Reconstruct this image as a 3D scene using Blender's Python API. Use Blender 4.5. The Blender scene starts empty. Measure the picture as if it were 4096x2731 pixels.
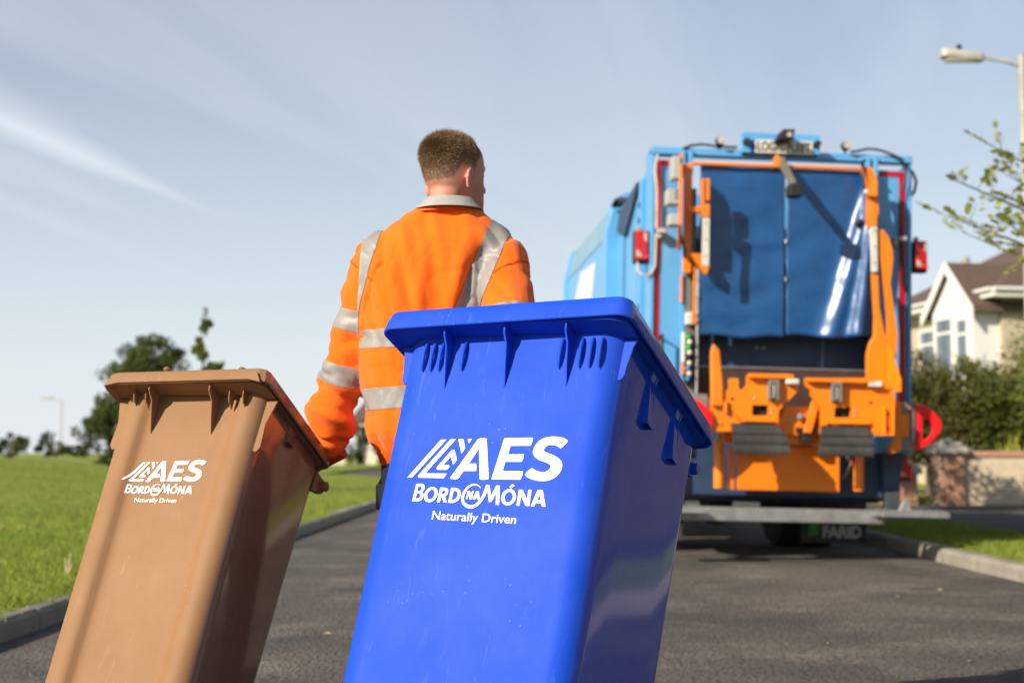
import bpy, bmesh, math, random
from mathutils import Vector, Matrix, noise
sc = bpy.context.scene
COL = sc.collection
R = math.radians
rnd = random.Random(11)

# ---------------------------------------------------------------- camera
cd = bpy.data.cameras.new('camera'); cam = bpy.data.objects.new('camera', cd); COL.objects.link(cam); sc.camera = cam
cd.sensor_width = 36; cd.lens = 50; cd.clip_start = .05; cd.clip_end = 6000
cam.location = (0, 0, .932); cam.rotation_euler = (R(90 + 4.478), 0, 0)
cd.dof.use_dof = True; cd.dof.focus_distance = 3.25; cd.dof.aperture_fstop = 3.8

# ---------------------------------------------------------------- sky and sun
SUN_AZ, SUN_EL = 48, 28.5          # degrees left of straight behind the camera / above the horizon
SUNV = Vector((-math.sin(R(SUN_AZ)) * math.cos(R(SUN_EL)), -math.cos(R(SUN_AZ)) * math.cos(R(SUN_EL)), math.sin(R(SUN_EL))))
world = bpy.data.worlds.new('World'); sc.world = world; world.use_nodes = True
nt = world.node_tree; N = nt.nodes; Lk = nt.links
def wn(t, **k):
    n = N.new(t)
    for a, b in k.items(): setattr(n, a, b)
    return n
def wmath(op, a, b=None, clamp=False):
    n = wn('ShaderNodeMath', operation=op, use_clamp=clamp)
    for i, v in enumerate((a, b)):
        if v is None: continue
        if isinstance(v, (int, float)): n.inputs[i].default_value = v
        else: Lk.new(v, n.inputs[i])
    return n.outputs[0]
sky = wn('ShaderNodeTexSky', sky_type='NISHITA', sun_disc=False, sun_elevation=R(SUN_EL), sun_rotation=R(180 + SUN_AZ), air_density=1.0, dust_density=.8, ozone_density=1.0)
bg = N['Background']; bg.inputs[1].default_value = .078
tc = wn('ShaderNodeTexCoord'); sx = wn('ShaderNodeSeparateXYZ'); Lk.new(tc.outputs['Generated'], sx.inputs[0])
zc = wmath('ADD', wmath('MAXIMUM', sx.outputs[2], 0.0), .04)
u = wmath('DIVIDE', sx.outputs[0], zc); v = wmath('DIVIDE', sx.outputs[1], zc)
cv = wn('ShaderNodeCombineXYZ'); Lk.new(u, cv.inputs[0]); Lk.new(v, cv.inputs[1])
mp = wn('ShaderNodeMapping', vector_type='TEXTURE'); mp.inputs['Rotation'].default_value = (0, 0, R(-17)); mp.inputs['Scale'].default_value = (.62, 4.2, 1); Lk.new(cv.outputs[0], mp.inputs[0])
nz = wn('ShaderNodeTexNoise'); nz.inputs['Scale'].default_value = .9; nz.inputs['Detail'].default_value = 6; nz.inputs['Roughness'].default_value = .55; nz.inputs['Distortion'].default_value = .5; Lk.new(mp.outputs[0], nz.inputs['Vector'])
rp = wn('ShaderNodeMapRange'); rp.inputs[1].default_value = .34; rp.inputs[2].default_value = .70; rp.inputs[3].default_value = .46; rp.inputs[4].default_value = .72; rp.interpolation_type = 'SMOOTHSTEP'; Lk.new(nz.outputs[0], rp.inputs[0])
# one denser streak of cirrus that thins to a point
ax, ay = -1.0, 4.82; dx, dy = -.25, -1.03; L_ = math.hypot(dx, dy); dx /= L_; dy /= L_
du = wmath('SUBTRACT', u, ax); dv = wmath('SUBTRACT', v, ay)
s_ = wmath('ADD', wmath('MULTIPLY', du, dx), wmath('MULTIPLY', dv, dy))
t_ = wmath('ADD', wmath('MULTIPLY', du, -dy), wmath('MULTIPLY', dv, dx))
nz2 = wn('ShaderNodeTexNoise'); nz2.inputs['Scale'].default_value = 2.6; nz2.inputs['Detail'].default_value = 4; Lk.new(mp.outputs[0], nz2.inputs['Vector'])
t_ = wmath('ADD', t_, wmath('MULTIPLY', wmath('SUBTRACT', nz2.outputs[0], .5), .10))
wd = wmath('ADD', wmath('MULTIPLY', wmath('MAXIMUM', s_, 0.0), .12), .01)
k_ = wmath('SUBTRACT', 1.0, wmath('DIVIDE', wmath('ABSOLUTE', t_), wd), True)
k_ = wmath('MULTIPLY', wmath('POWER', k_, 1.3), wmath('MULTIPLY', s_, 1.2, True))
k_ = wmath('MULTIPLY', k_, wmath('ADD', nz2.outputs[0], .15))
thin = wmath('SUBTRACT', 1.0, wmath('MULTIPLY', wmath('MAXIMUM', sx.outputs[2], 0.0)  , 1.15), True)
fac = wmath('ADD', wmath('MULTIPLY', rp.outputs[0], thin), wmath('MULTIPLY', k_, .6), True)
# thin veil thickens towards the horizon
veil = wmath('POWER', wmath('SUBTRACT', 1.0, wmath('MAXIMUM', sx.outputs[2], 0.0), True), 3.2)
fac = wmath('MAXIMUM', fac, wmath('MULTIPLY', veil, .86))
mx = wn('ShaderNodeMix', data_type='RGBA'); Lk.new(fac, mx.inputs[0]); Lk.new(sky.outputs[0], mx.inputs[6]); mx.inputs[7].default_value = (8.1, 8.65, 9.35, 1)
Lk.new(mx.outputs[2], bg.inputs[0])

sl = bpy.data.lights.new('sun', 'SUN'); so = bpy.data.objects.new('sun', sl); COL.objects.link(so)
sl.energy = 5.0; sl.angle = R(.55); sl.color = (1, .90, .76)
so.rotation_euler = (-SUNV).to_track_quat('-Z', 'Y').to_euler(); so.location = SUNV * 30
sc.view_settings.view_transform = 'Standard'; sc.view_settings.look = 'None'; sc.view_settings.exposure = 0.45; sc.view_settings.gamma = 1
sc.render.engine = 'CYCLES'; sc.cycles.use_denoising = True; sc.cycles.max_bounces = 8; sc.cycles.sample_clamp_indirect = 6

# ---------------------------------------------------------------- materials
def mat(name, col, rough=.5, metal=0, var=.12, vscale=6, bump=0, bscale=60, coat=0, spec=.5, col2=None, trans=None, rvar=.15, dirt=0, dirtcol=(.2, .17, .13), emit=None, alpha=None, space='Object', stretch=(1, 1, 1), sheen=0, island=0):
    m = bpy.data.materials.new(name); m.use_nodes = True
    t = m.node_tree; n = t.nodes; l = t.links; b = n['Principled BSDF']
    b.inputs['Roughness'].default_value = rough; b.inputs['Metallic'].default_value = metal
    b.inputs['Specular IOR Level'].default_value = spec; b.inputs['Coat Weight'].default_value = coat; b.inputs['Coat Roughness'].default_value = .08
    if sheen: b.inputs['Sheen Weight'].default_value = sheen; b.inputs['Sheen Roughness'].default_value = .5
    c = n.new('ShaderNodeTexCoord'); mpn = n.new('ShaderNodeMapping'); mpn.inputs['Scale'].default_value = stretch; l.new(c.outputs[space], mpn.inputs[0])
    no = n.new('ShaderNodeTexNoise'); no.inputs['Scale'].default_value = vscale; no.inputs['Detail'].default_value = 6; no.inputs['Roughness'].default_value = .6; l.new(mpn.outputs[0], no.inputs['Vector'])
    mxn = n.new('ShaderNodeMix'); mxn.data_type = 'RGBA'
    c2 = col2 or tuple(max(0, x * (1 - 2 * var)) for x in col)
    c1 = col if col2 else tuple(min(1, x * (1 + var)) for x in col)
    mxn.inputs[6].default_value = (*c1, 1); mxn.inputs[7].default_value = (*c2, 1)
    r_ = n.new('ShaderNodeMapRange'); r_.inputs[1].default_value = .3; r_.inputs[2].default_value = .7; l.new(no.outputs[0], r_.inputs[0]); l.new(r_.outputs[0], mxn.inputs[0])
    out = mxn.outputs[2]
    if island:
        g = n.new('ShaderNodeNewGeometry'); ad = n.new('ShaderNodeHueSaturation'); mr = n.new('ShaderNodeMapRange'); mr.inputs[3].default_value = 1 - island; mr.inputs[4].default_value = 1 + island
        l.new(g.outputs['Random Per Island'], mr.inputs[0]); l.new(mr.outputs[0], ad.inputs['Value']); l.new(out, ad.inputs['Color']); out = ad.outputs[0]
    if dirt:
        d = n.new('ShaderNodeTexNoise'); d.inputs['Scale'].default_value = vscale * .35; d.inputs['Detail'].default_value = 9; d.inputs['Roughness'].default_value = .7; l.new(c.outputs[space], d.inputs['Vector'])
        dr = n.new('ShaderNodeMapRange'); dr.inputs[1].default_value = .48; dr.inputs[2].default_value = .75; dr.inputs[4].default_value = dirt; l.new(d.outputs[0], dr.inputs[0])
        dm = n.new('ShaderNodeMix'); dm.data_type = 'RGBA'; dm.inputs[7].default_value = (*dirtcol, 1); l.new(dr.outputs[0], dm.inputs[0]); l.new(out, dm.inputs[6]); out = dm.outputs[2]
    l.new(out, b.inputs['Base Color'])
    rr = n.new('ShaderNodeMapRange'); rr.inputs[3].default_value = max(.02, rough * (1 - rvar)); rr.inputs[4].default_value = min(1, rough * (1 + rvar)); l.new(no.outputs[0], rr.inputs[0]); l.new(rr.outputs[0], b.inputs['Roughness'])
    if bump:
        bn = n.new('ShaderNodeTexNoise'); bn.inputs['Scale'].default_value = bscale; bn.inputs['Detail'].default_value = 5; l.new(mpn.outputs[0], bn.inputs['Vector'])
        bp = n.new('ShaderNodeBump'); bp.inputs['Strength'].default_value = min(1, bump); bp.inputs['Distance'].default_value = .01 * max(1, bump); l.new(bn.outputs[0], bp.inputs['Height']); l.new(bp.outputs[0], b.inputs['Normal'])
    if trans:
        tr = n.new('ShaderNodeBsdfTranslucent'); l.new(out, tr.inputs[0]); ms = n.new('ShaderNodeMixShader'); ms.inputs[0].default_value = trans
        o = n['Material Output']; l.new(b.outputs[0], ms.inputs[1]); l.new(tr.outputs[0], ms.inputs[2]); l.new(ms.outputs[0], o.inputs[0])
    if emit: b.inputs['Emission Color'].default_value = (*emit[:3], 1); b.inputs['Emission Strength'].default_value = emit[3]
    return m

def ground_mat(name, layers, bump, bscale, rough=.9, bdist=.02):
    """several noise layers mixed: (colour, scale, low, high, amount)"""
    m = bpy.data.materials.new(name); m.use_nodes = True
    t = m.node_tree; n = t.nodes; l = t.links; b = n['Principled BSDF']; b.inputs['Roughness'].default_value = rough; b.inputs['Specular IOR Level'].default_value = .25
    c = n.new('ShaderNodeTexCoord'); out = None
    for i, (cl, s, lo, hi, am) in enumerate(layers):
        if out is None:
            rg = n.new('ShaderNodeRGB'); rg.outputs[0].default_value = (*cl, 1); out = rg.outputs[0]; continue
        no = n.new('ShaderNodeTexNoise'); no.inputs['Scale'].default_value = s; no.inputs['Detail'].default_value = 7; no.inputs['Roughness'].default_value = .62; l.new(c.outputs['Object'], no.inputs['Vector'])
        mr = n.new('ShaderNodeMapRange'); mr.inputs[1].default_value = lo; mr.inputs[2].default_value = hi; mr.inputs[4].default_value = am; l.new(no.outputs[0], mr.inputs[0])
        mm = n.new('ShaderNodeMix'); mm.data_type = 'RGBA'; mm.inputs[7].default_value = (*cl, 1); l.new(mr.outputs[0], mm.inputs[0]); l.new(out, mm.inputs[6]); out = mm.outputs[2]
    l.new(out, b.inputs['Base Color'])
    bn = n.new('ShaderNodeTexNoise'); bn.inputs['Scale'].default_value = bscale; bn.inputs['Detail'].default_value = 4; l.new(c.outputs['Object'], bn.inputs['Vector'])
    bp = n.new('ShaderNodeBump'); bp.inputs['Strength'].default_value = bump; bp.inputs['Distance'].default_value = bdist; l.new(bn.outputs[0], bp.inputs['Height']); l.new(bp.outputs[0], b.inputs['Normal'])
    return m

# ---------------------------------------------------------------- mesh helpers
class MB:
    def __init__(s): s.v = []; s.f = []
    def add(s, vs, fs):
        o = len(s.v); s.v += [tuple(p) for p in vs]; s.f += [tuple(i + o for i in f) for f in fs]; return s
    def box(s, x0, x1, y0, y1, z0, z1):
        return s.add([(x0, y0, z0), (x1, y0, z0), (x1, y1, z0), (x0, y1, z0), (x0, y0, z1), (x1, y0, z1), (x1, y1, z1), (x0, y1, z1)],
                     [(0, 3, 2, 1), (4, 5, 6, 7), (0, 1, 5, 4), (1, 2, 6, 5), (2, 3, 7, 6), (3, 0, 4, 7)])
    def obox(s, c, size, rot=None):
        h = [x / 2 for x in size]; m = rot or Matrix.Identity(3); c = Vector(c)
        vs = [c + m @ Vector((a * h[0], b * h[1], d * h[2])) for d in (-1, 1) for a, b in ((-1, -1), (1, -1), (1, 1), (-1, 1))]
        return s.add(vs, [(0, 3, 2, 1), (4, 5, 6, 7), (0, 1, 5, 4), (1, 2, 6, 5), (2, 3, 7, 6), (3, 0, 4, 7)])
    def prism(s, poly, axis, a0, a1):
        if axis == 'y': P = lambda p, a: (p[0], a, p[1])
        elif axis == 'x': P = lambda p, a: (a, p[0], p[1])
        else: P = lambda p, a: (p[0], p[1], a)
        n = len(poly)
        vs = [P(p, a0) for p in poly] + [P(p, a1) for p in poly]
        fs = [tuple(range(n)), tuple(range(2 * n - 1, n - 1, -1))] + [(i, i + n, (i + 1) % n + n, (i + 1) % n) for i in range(n)]
        return s.add(vs, fs)
    def tube(s, path, r, n=8, cap=True):
        path = [Vector(p) for p in path]; rs = r if isinstance(r, (list, tuple)) else [r] * len(path)
        rings = []; up = Vector((0, 0, 1))
        t0 = (path[1] - path[0]).normalized()
        nrm = t0.cross(up) if abs(t0.dot(up)) < .95 else t0.cross(Vector((1, 0, 0)))
        nrm.normalize()
        for i, p in enumerate(path):
            t = (path[min(i + 1, len(path) - 1)] - path[max(i - 1, 0)]).normalized()
            nrm = (nrm - t * nrm.dot(t)).normalized(); b = t.cross(nrm)
            rings.append([p + (nrm * math.cos(2 * math.pi * k / n) + b * math.sin(2 * math.pi * k / n)) * rs[i] for k in range(n)])
        return s.loft(rings, cap)
    def loft(s, rings, cap=True, closed=True):
        n = len(rings[0]); o = len(s.v); fs = []
        for r in rings: s.v += [tuple(p) for p in r]
        for i in range(len(rings) - 1):
            for k in range(n if closed else n - 1):
                a = o + i * n + k; b = o + i * n + (k + 1) % n
                fs.append((a, b, b + n, a + n))
        if cap and closed:
            fs.append(tuple(o + k for k in range(n - 1, -1, -1))); e = o + (len(rings) - 1) * n; fs.append(tuple(e + k for k in range(n)))
        s.f += fs; return s
    def sphere(s, c, r, nu=12, nv=8, rot=None):
        if not isinstance(r, (tuple, list)): r = (r, r, r)
        c = Vector(c); m = rot or Matrix.Identity(3); rings = []
        for j in range(1, nv):
            a = math.pi * j / nv
            rings.append([c + m @ Vector((r[0] * math.sin(a) * math.cos(2 * math.pi * k / nu), r[1] * math.sin(a) * math.sin(2 * math.pi * k / nu), -r[2] * math.cos(a))) for k in range(nu)])
        return s.loft(rings)
    def cyl(s, p0, p1, r, n=12, r1=None):
        return s.tube([p0, p1], [r, r if r1 is None else r1], n)
    def grid(s, P, nu, nv):
        o = len(s.v)
        for j in range(nv + 1):
            for i in range(nu + 1): s.v.append(tuple(P(i / nu, j / nv)))
        for j in range(nv):
            for i in range(nu):
                a = o + j * (nu + 1) + i; s.f.append((a, a + 1, a + nu + 2, a + nu + 1))
        return s

def link_mesh(name, me, m, parent=None, loc=None):
    o = bpy.data.objects.new(name, me); COL.objects.link(o)
    if m is not None: me.materials.append(m)
    if parent is not None: o.parent = parent
    if loc is not None: o.location = loc
    return o
def build(mb, name, m, parent=None, smooth=None, bevel=0, fix=True, loc=None, segs=2):
    """smooth: None flat, or the angle in degrees below which edges are smoothed"""
    me = bpy.data.meshes.new(name); me.from_pydata(mb.v, [], mb.f); me.update()
    if fix:
        b = bmesh.new(); b.from_mesh(me); bmesh.ops.recalc_face_normals(b, faces=b.faces); b.to_mesh(me); b.free()
    if smooth:
        me.shade_smooth(); me.set_sharp_from_angle(angle=R(smooth))
    o = link_mesh(name, me, m, parent, loc)
    if bevel:
        md = o.modifiers.new('bevel', 'BEVEL'); md.width = bevel; md.segments = segs; md.limit_method = 'ANGLE'; md.angle_limit = R(40)
        if not smooth: me.shade_smooth(); me.set_sharp_from_angle(angle=R(180)); md.harden_normals = True
    return o
def tag(o, label=None, cat=None, group=None, kind=None):
    if label: o['label'] = label
    if cat: o['category'] = cat
    if group: o['group'] = group
    if kind: o['kind'] = kind
    return o
def empty(name, loc, rot=(0, 0, 0), label=None, cat=None, group=None):
    o = bpy.data.objects.new(name, None); COL.objects.link(o); o.location = loc; o.rotation_euler = rot; o.empty_display_size = .2
    return tag(o, label, cat, group)
def copy_tree(o, parent=None):
    c = o.copy(); COL.objects.link(c); c.parent = parent
    for ch in list(o.children): copy_tree(ch, c)
    return c
def lerp(a, b, t): return a + (b - a) * t
def sstep(a, b, x):
    t = min(1, max(0, (x - a) / (b - a))); return t * t * (3 - 2 * t)
def interp(tab, x):
    if x <= tab[0][0]: return tab[0][1]
    for (a, b), (c, d) in zip(tab, tab[1:]):
        if x <= c: return b + (d - b) * (x - a) / (c - a)
    return tab[-1][1]
def curve_fill(splines, name):
    """flat mesh in the xy plane from closed outlines (holes by even-odd)"""
    cu = bpy.data.curves.new(name, 'CURVE'); cu.dimensions = '2D'; cu.fill_mode = 'FRONT'
    for pts in splines:
        sp = cu.splines.new('POLY'); sp.points.add(len(pts) - 1)
        for p, q in zip(sp.points, pts): p.co = (q[0], q[1], 0, 1)
        sp.use_cyclic_u = True
    ob = bpy.data.objects.new(name, cu); COL.objects.link(ob)
    me = bpy.data.meshes.new_from_object(ob.evaluated_get(bpy.context.evaluated_depsgraph_get()))
    bpy.data.objects.remove(ob); bpy.data.curves.remove(cu); return me
def text_mesh(txt, shear=0, offset=0, spacing=1):
    cu = bpy.data.curves.new('text', 'FONT'); cu.body = txt; cu.size = 1; cu.shear = shear; cu.offset = offset; cu.space_character = spacing
    ob = bpy.data.objects.new('text', cu); COL.objects.link(ob)
    me = bpy.data.meshes.new_from_object(ob.evaluated_get(bpy.context.evaluated_depsgraph_get()))
    bpy.data.objects.remove(ob); bpy.data.curves.remove(cu); return me
def map_mesh(me, fn):
    for v in me.vertices: v.co = fn(v.co.x, v.co.y)
    me.update(); return me

# ================================================================ the setting
M_asphalt = ground_mat('asphalt', [((.172, .147, .120), 0, 0, 0, 0), ((.080, .073, .066), .7, .40, .60, .85), ((.29, .255, .205), 1.3, .52, .70, .75), ((.045, .04, .036), 30, .46, .64, .9), ((.32, .29, .235), 60, .60, .72, .7)], 1, 45, .9, .03)
M_path = ground_mat('old_path_asphalt', [((.085, .08, .076), 0, 0, 0, 0), ((.055, .052, .05), .8, .42, .62, .6), ((.13, .125, .115), 40, .6, .72, .5)], .6, 60, .9, .01)
M_soil = ground_mat('lawn_ground', [((.19, .24, .030), 0, 0, 0, 0), ((.27, .30, .045), .25, .4, .62, .8), ((.11, .16, .02), 1.7, .5, .7, .6), ((.33, .31, .09), 6, .56, .72, .4)], 1, 30, 1, .05)
M_concrete = ground_mat('kerb_concrete', [((.30, .27, .22), 0, 0, 0, 0), ((.17, .15, .12), 3, .45, .65, .6), ((.40, .36, .29), 24, .55, .7, .5), ((.10, .11, .06), 1.2, .55, .72, .5)], .6, 60, .9, .008)
M_grass = mat('grass_blades', (.19, .27, .028), rough=.55, col2=(.31, .34, .055), vscale=.7, trans=.4, spec=.3, island=.35)

def kx(y): return -2.60 + .0125 * min(y, 30) - .006 * max(0, y - 30) ** 2
def lawn_z(x, y):
    d = max(0, kx(y) - x - .13)
    rise = .74 * sstep(3, 17, d) * sstep(6, 30, y + .6 * d)
    return .112 + rise + .025 * noise.noise((x * .22, y * .22, 3)) * sstep(.3, 3, d)
# base ground to the horizon
g = build(MB().box(-3000, 3000, -400, 4000, -.6, -.03), 'ground', M_soil); tag(g, kind='structure')
# road
mb = MB(); ys = [-12, -4] + [i * 2 for i in range(0, 25)] + [60, 80]
mb.loft([[(kx(y) - .02, y, .0), (.5, y, .0), (3.2, y, 0), (3.66 + .10 * sstep(12, 7, y), y, .0)] for y in ys], closed=False)
road = build(mb, 'road', M_asphalt, smooth=60); tag(road, kind='structure')
# side road and forecourt on the right, beyond the verge
tag(build(MB().box(3.62, 60, 17.2, 27.4, -.2, -.006), 'side_road', M_path), kind='structure')
tag(build(MB().box(5.15, 60, -12, 17.2, -.2, .085), 'pavement', M_path), kind='structure')
# lawn
mb = MB()
us = [0, .02, .3, .8, 1.6, 3, 5, 7, 9, 12, 15, 19, 25, 35, 60, 120, 300]
vs = [-12, -4] + [1.5 * i for i in range(0, 27)] + [44, 50, 60, 75, 90, 120, 200]
mb.loft([[(kx(min(y, 60)) - .125 - a, y, lawn_z(kx(min(y, 60)) - .125 - a, y) - (.16 if a == 0 else 0)) for a in us] for y in vs], closed=False)
lawn = build(mb, 'lawn', M_soil, smooth=80); tag(lawn, kind='structure')
# verge
mb = MB(); mb.loft([[(3.79 + .10 * sstep(12, 7, y), y, .0), (3.80 + .10 * sstep(12, 7, y), y, .118), (4.4, y, .13), (5.15, y, .125), (5.16, y, 0)] for y in (-12, 0, 6, 7, 8, 9, 10, 11, 12, 14, 17.2)], closed=False)
tag(build(mb, 'verge', M_soil, smooth=60), kind='structure')
# footpath across the lawn
mb = MB(); mb.loft([[(kx(32) - .14 - t * 16, 31.5 + t * 5 + w, lawn_z(kx(32) - .14 - t * 16, 31.5 + t * 5 + w) + .012) for w in (0, .7, 1.4)] for t in [i / 40 for i in range(11)]], closed=False)
tag(build(mb, 'footpath', M_path, smooth=60), kind='structure')

# kerbs: stones laid end to end
def kerb_stone_mesh(name, s):
    mb = MB(); L = .895; prof = [(0, -.16), (0, .085), (.018, .112), (.04, .118), (.125, .118), (.125, -.16)]
    mb.prism([(s * a, b) for a, b in prof], 'y', 0, L)
    me = bpy.data.meshes.new(name); me.from_pydata(mb.v, [], mb.f); b = bmesh.new(); b.from_mesh(me); bmesh.ops.recalc_face_normals(b, faces=b.faces)
    bmesh.ops.bevel(b, geom=[e for e in b.edges if e.calc_face_angle(0) > 1.2], offset=.006, segments=1, affect='EDGES'); b.to_mesh(me); b.free()
    me.materials.append(M_concrete); return me
kl = empty('kerb', (kx(4), 4, 0)); tag(kl, 'concrete kerb along the left lawn in its own shade', 'kerb')
ml = kerb_stone_mesh('kerb_stone', -1); y = 4.0
while y < 48:
    a = math.atan2(kx(y + .915) - kx(y), .915)
    o = bpy.data.objects.new('kerb_stone', ml); COL.objects.link(o); o.parent = kl; o.location = (kx(y) - kx(4), y - 4, rnd.uniform(-.004, .004)); o.rotation_euler = (rnd.uniform(-.002, .002), rnd.uniform(-.01, .01), -a); y += .915 * math.cos(a)
kr = empty('kerb', (3.66, 5, 0)); tag(kr, 'concrete kerb on the right between road and grass verge', 'kerb')
mr_ = kerb_stone_mesh('kerb_stone', 1); y = 5.0; kxr = lambda y: 3.665 + .10 * sstep(12, 7, y)
while y < 17:
    a = math.atan2(kxr(y + .915) - kxr(y), .915)
    o = bpy.data.objects.new('kerb_stone', mr_); COL.objects.link(o); o.parent = kr; o.location = (kxr(y) - 3.66, y - 5, rnd.uniform(-.004, .004)); o.rotation_euler = (0, rnd.uniform(-.01, .01), -a); y += .915

# grass blades
def blades(name, spots, label):
    vs = []; fs = []
    for (x, y, z, h, w) in spots:
        a = rnd.uniform(0, 6.283); lx, ly = rnd.gauss(0, .35) * h, rnd.gauss(0, .35) * h; o = len(vs)
        ca, sa = math.cos(a) * w, math.sin(a) * w
        vs += [(x - ca, y - sa, z), (x + ca, y + sa, z), (x + lx * .4 + ca * .6, y + ly * .4 + sa * .6, z + h * .6), (x + lx, y + ly, z + h)]
        fs += [(o, o + 1, o + 2), (o, o + 2, o + 3)]
    me = bpy.data.meshes.new(name); me.from_pydata(vs, [], fs); o = link_mesh(name, me, M_grass); tag(o, label, 'grass', kind='stuff'); return o
sp = []
for i in range(52000):
    y = 5 + 10 * rnd.random() ** .9; x = kx(y) - .15 - (y * .34 + .6) * rnd.random() ** 1.3
    if noise.noise((x * 1.3, y * 1.3, 0)) < -.55: continue
    sp.append((x, y, lawn_z(x, y) - .005, rnd.uniform(.025, .07) * (1 + .5 * noise.noise((x * .8, y * .8, 5))), .0028))
for i in range(5000):
    y = 5 + 14 * rnd.random(); x = kx(y) - .13 + abs(rnd.gauss(0, .045)); sp.append((x, y, .108, rnd.uniform(.02, .055), .003))
for i in range(42000):
    y = 15 + 33 * rnd.random() ** 1.2; x = kx(y) - .15 - (y * .34 + .6) * rnd.random() ** 1.1
    sp.append((x, y, lawn_z(x, y) - .005, rnd.uniform(.03, .08), .006))
blades('grass', sp, 'short green lawn grass left of the kerb')
sp = []
for i in range(22000):
    y = 7 + 10 * rnd.random(); x = 3.86 + 1.27 * rnd.random()
    sp.append((x, y, .118, rnd.uniform(.02, .055), .003))
blades('grass', sp, 'short green grass on the verge at the right kerb')

# ================================================================ wheeled bins
LOGO_E = [
 [(100,655),(537,165),(606,165),(163,655)],
 [(660,163),(729,163),(335,604),(612,607),(575,664),(258,659),(242,654),(238,640),(246,626)],
 [(668,312),(685,301),(703,300),(714,309),(744,430),(697,495),(667,388),(566,498),(636,498),(647,508),(641,534),(610,557),(497,557),(482,548),(486,522)],
 [(762,163),(827,163),(851,282),(803,350)], [(884,163),(937,163),(898,218)]]
LOGO_T = [
 [(654,666),(1018,162),(1050,154),(1090,153),(1126,160),(1146,674),(1118,682),(1085,684),(1055,682),(1032,676),(1028,290),(895,480),(988,480),(993,525),(988,574),(830,573),(765,668),(735,676),(700,677),(672,673)],
 [(1180,677),(1350,157),(1706,155),(1700,200),(1675,256),(1427,256),(1390,365),(1588,366),(1583,410),(1560,460),(1356,458),(1320,577),(1570,580),(1563,630),(1538,684)],
 [(2131,199),(2112,228),(2080,264),(2040,294),(2018,278),(1990,262),(1965,254),(1940,250),(1900,253),(1875,262),(1855,275),(1840,294),(1834,310),(1837,324),(1845,335),(1880,352),(1940,375),(1975,394),(2010,420),(2035,450),(2047,475),(2051,500),(2045,540),(2033,570),(2015,600),(1990,630),(1960,655),(1925,676),(1890,690),(1845,700),(1800,702),(1760,699),(1720,692),(1680,680),(1650,667),(1620,648),(1593,627),(1610,602),(1630,580),(1658,557),(1688,540),(1710,558),(1730,572),(1755,582),(1780,588),(1805,591),(1830,590),(1858,583),(1880,570),(1896,555),(1905,538),(1910,518),(1906,502),(1895,488),(1860,470),(1800,450),(1765,434),(1735,412),(1712,384),(1702,360),(1700,340),(1704,313),(1716,282),(1732,254),(1755,224),(1782,198),(1812,178),(1845,162),(1880,152),(1920,146),(1960,144),(2000,146),(2040,152),(2070,161),(2095,172),(2116,186)]]
def sell(cx, cy, rx, ry, k, n=40): return [(cx + rx * math.cos(2 * math.pi * i / n) - k * ry * math.sin(2 * math.pi * i / n), cy + ry * math.sin(2 * math.pi * i / n)) for i in range(n)]
LOGO_N = [
 [(168,960),(220,738),(285,738),(308,742),(324,756),(330,778),(325,805),(312,827),(292,845),(308,856),(316,880),(311,912),(297,936),(275,953),(245,961)],
 [(247,770),(277,770),(289,777),(291,792),(285,815),(268,832),(233,832)], [(228,862),(258,862),(272,869),(276,885),(270,908),(255,923),(212,926)],
 sell(410,874,84,97,.23), sell(411,874,46,64,.23),
 [(488,970),(531,786),(592,786),(615,791),(630,804),(635,825),(630,852),(615,878),(590,895),(616,975),(573,972),(552,903),(542,903),(525,972)],
 [(560,822),(586,822),(597,829),(598,842),(590,860),(575,870),(549,870)],
 [(632,975),(672,787),(725,789),(758,797),(780,816),(792,850),(788,890),(772,928),(746,956),(715,971),(685,977)],
 [(702,823),(722,825),(742,833),(754,850),(753,880),(742,908),(722,930),(700,939),(676,940)],
 [(857,927),(880,829),(908,829),(924,880),(936,829),(954,829),(934,931),(906,930),(889,872),(878,928)],
 [(944,932),(985,833),(1020,831),(1030,935),(1005,934),(1004,914),(980,912),(972,932)], [(987,892),(1003,893),(1002,862)],
 [(1124,756),(1157,756),(1170,890),(1240,758),(1283,760),(1270,997),(1228,995),(1237,850),(1173,962),(1145,962),(1131,842)],
 sell(1388,902,90,100,.15), sell(1390,902,51,66,.15), [(1400,775),(1442,740),(1465,762),(1420,790)],
 [(1482,1004),(1517,809),(1560,810),(1612,930),(1632,810),(1670,811),(1638,1008),(1593,1005),(1540,880),(1520,1006)],
 [(1655,1010),(1745,812),(1805,814),(1832,1015),(1790,1014),(1783,975),(1717,972),(1698,1011)], [(1735,938),(1778,940),(1770,862)]]
SW = [(1048,797,1),(1040,783,3),(1020,763,6),(992,751,8),(960,748,9),(930,755,11),(898,773,13),(868,801,14),(843,838,16),(824,880,17),(816,920,17),(820,960,18),(838,992,19),(868,1015,20),(905,1027,20),(945,1024,19),(985,1006,18),(1022,975,17),(1056,932,17),(1084,882,18),(1108,828,19),(1127,775,19),(1136,757,19)]
def swoosh():
    Lp, Rp = [], []
    for i, (x, y, w) in enumerate(SW):
        a = SW[max(i - 1, 0)]; b = SW[min(i + 1, len(SW) - 1)]; tx, ty = b[0] - a[0], b[1] - a[1]; l = math.hypot(tx, ty); tx, ty = tx / l, ty / l
        Lp.append((x - ty * w, y + tx * w)); Rp.append((x + ty * w, y - tx * w))
    return Lp + Rp[::-1]
def slice_x(me, step=22):
    b = bmesh.new(); b.from_mesh(me); xs = [v.co.x for v in b.verts]; x = min(xs) + step
    while x < max(xs):
        bmesh.ops.bisect_plane(b, geom=b.verts[:] + b.edges[:] + b.faces[:], plane_co=(x, 0, 0), plane_no=(1, 0, 0), dist=1e-4); x += step
    b.to_mesh(me); b.free(); return me
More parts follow.
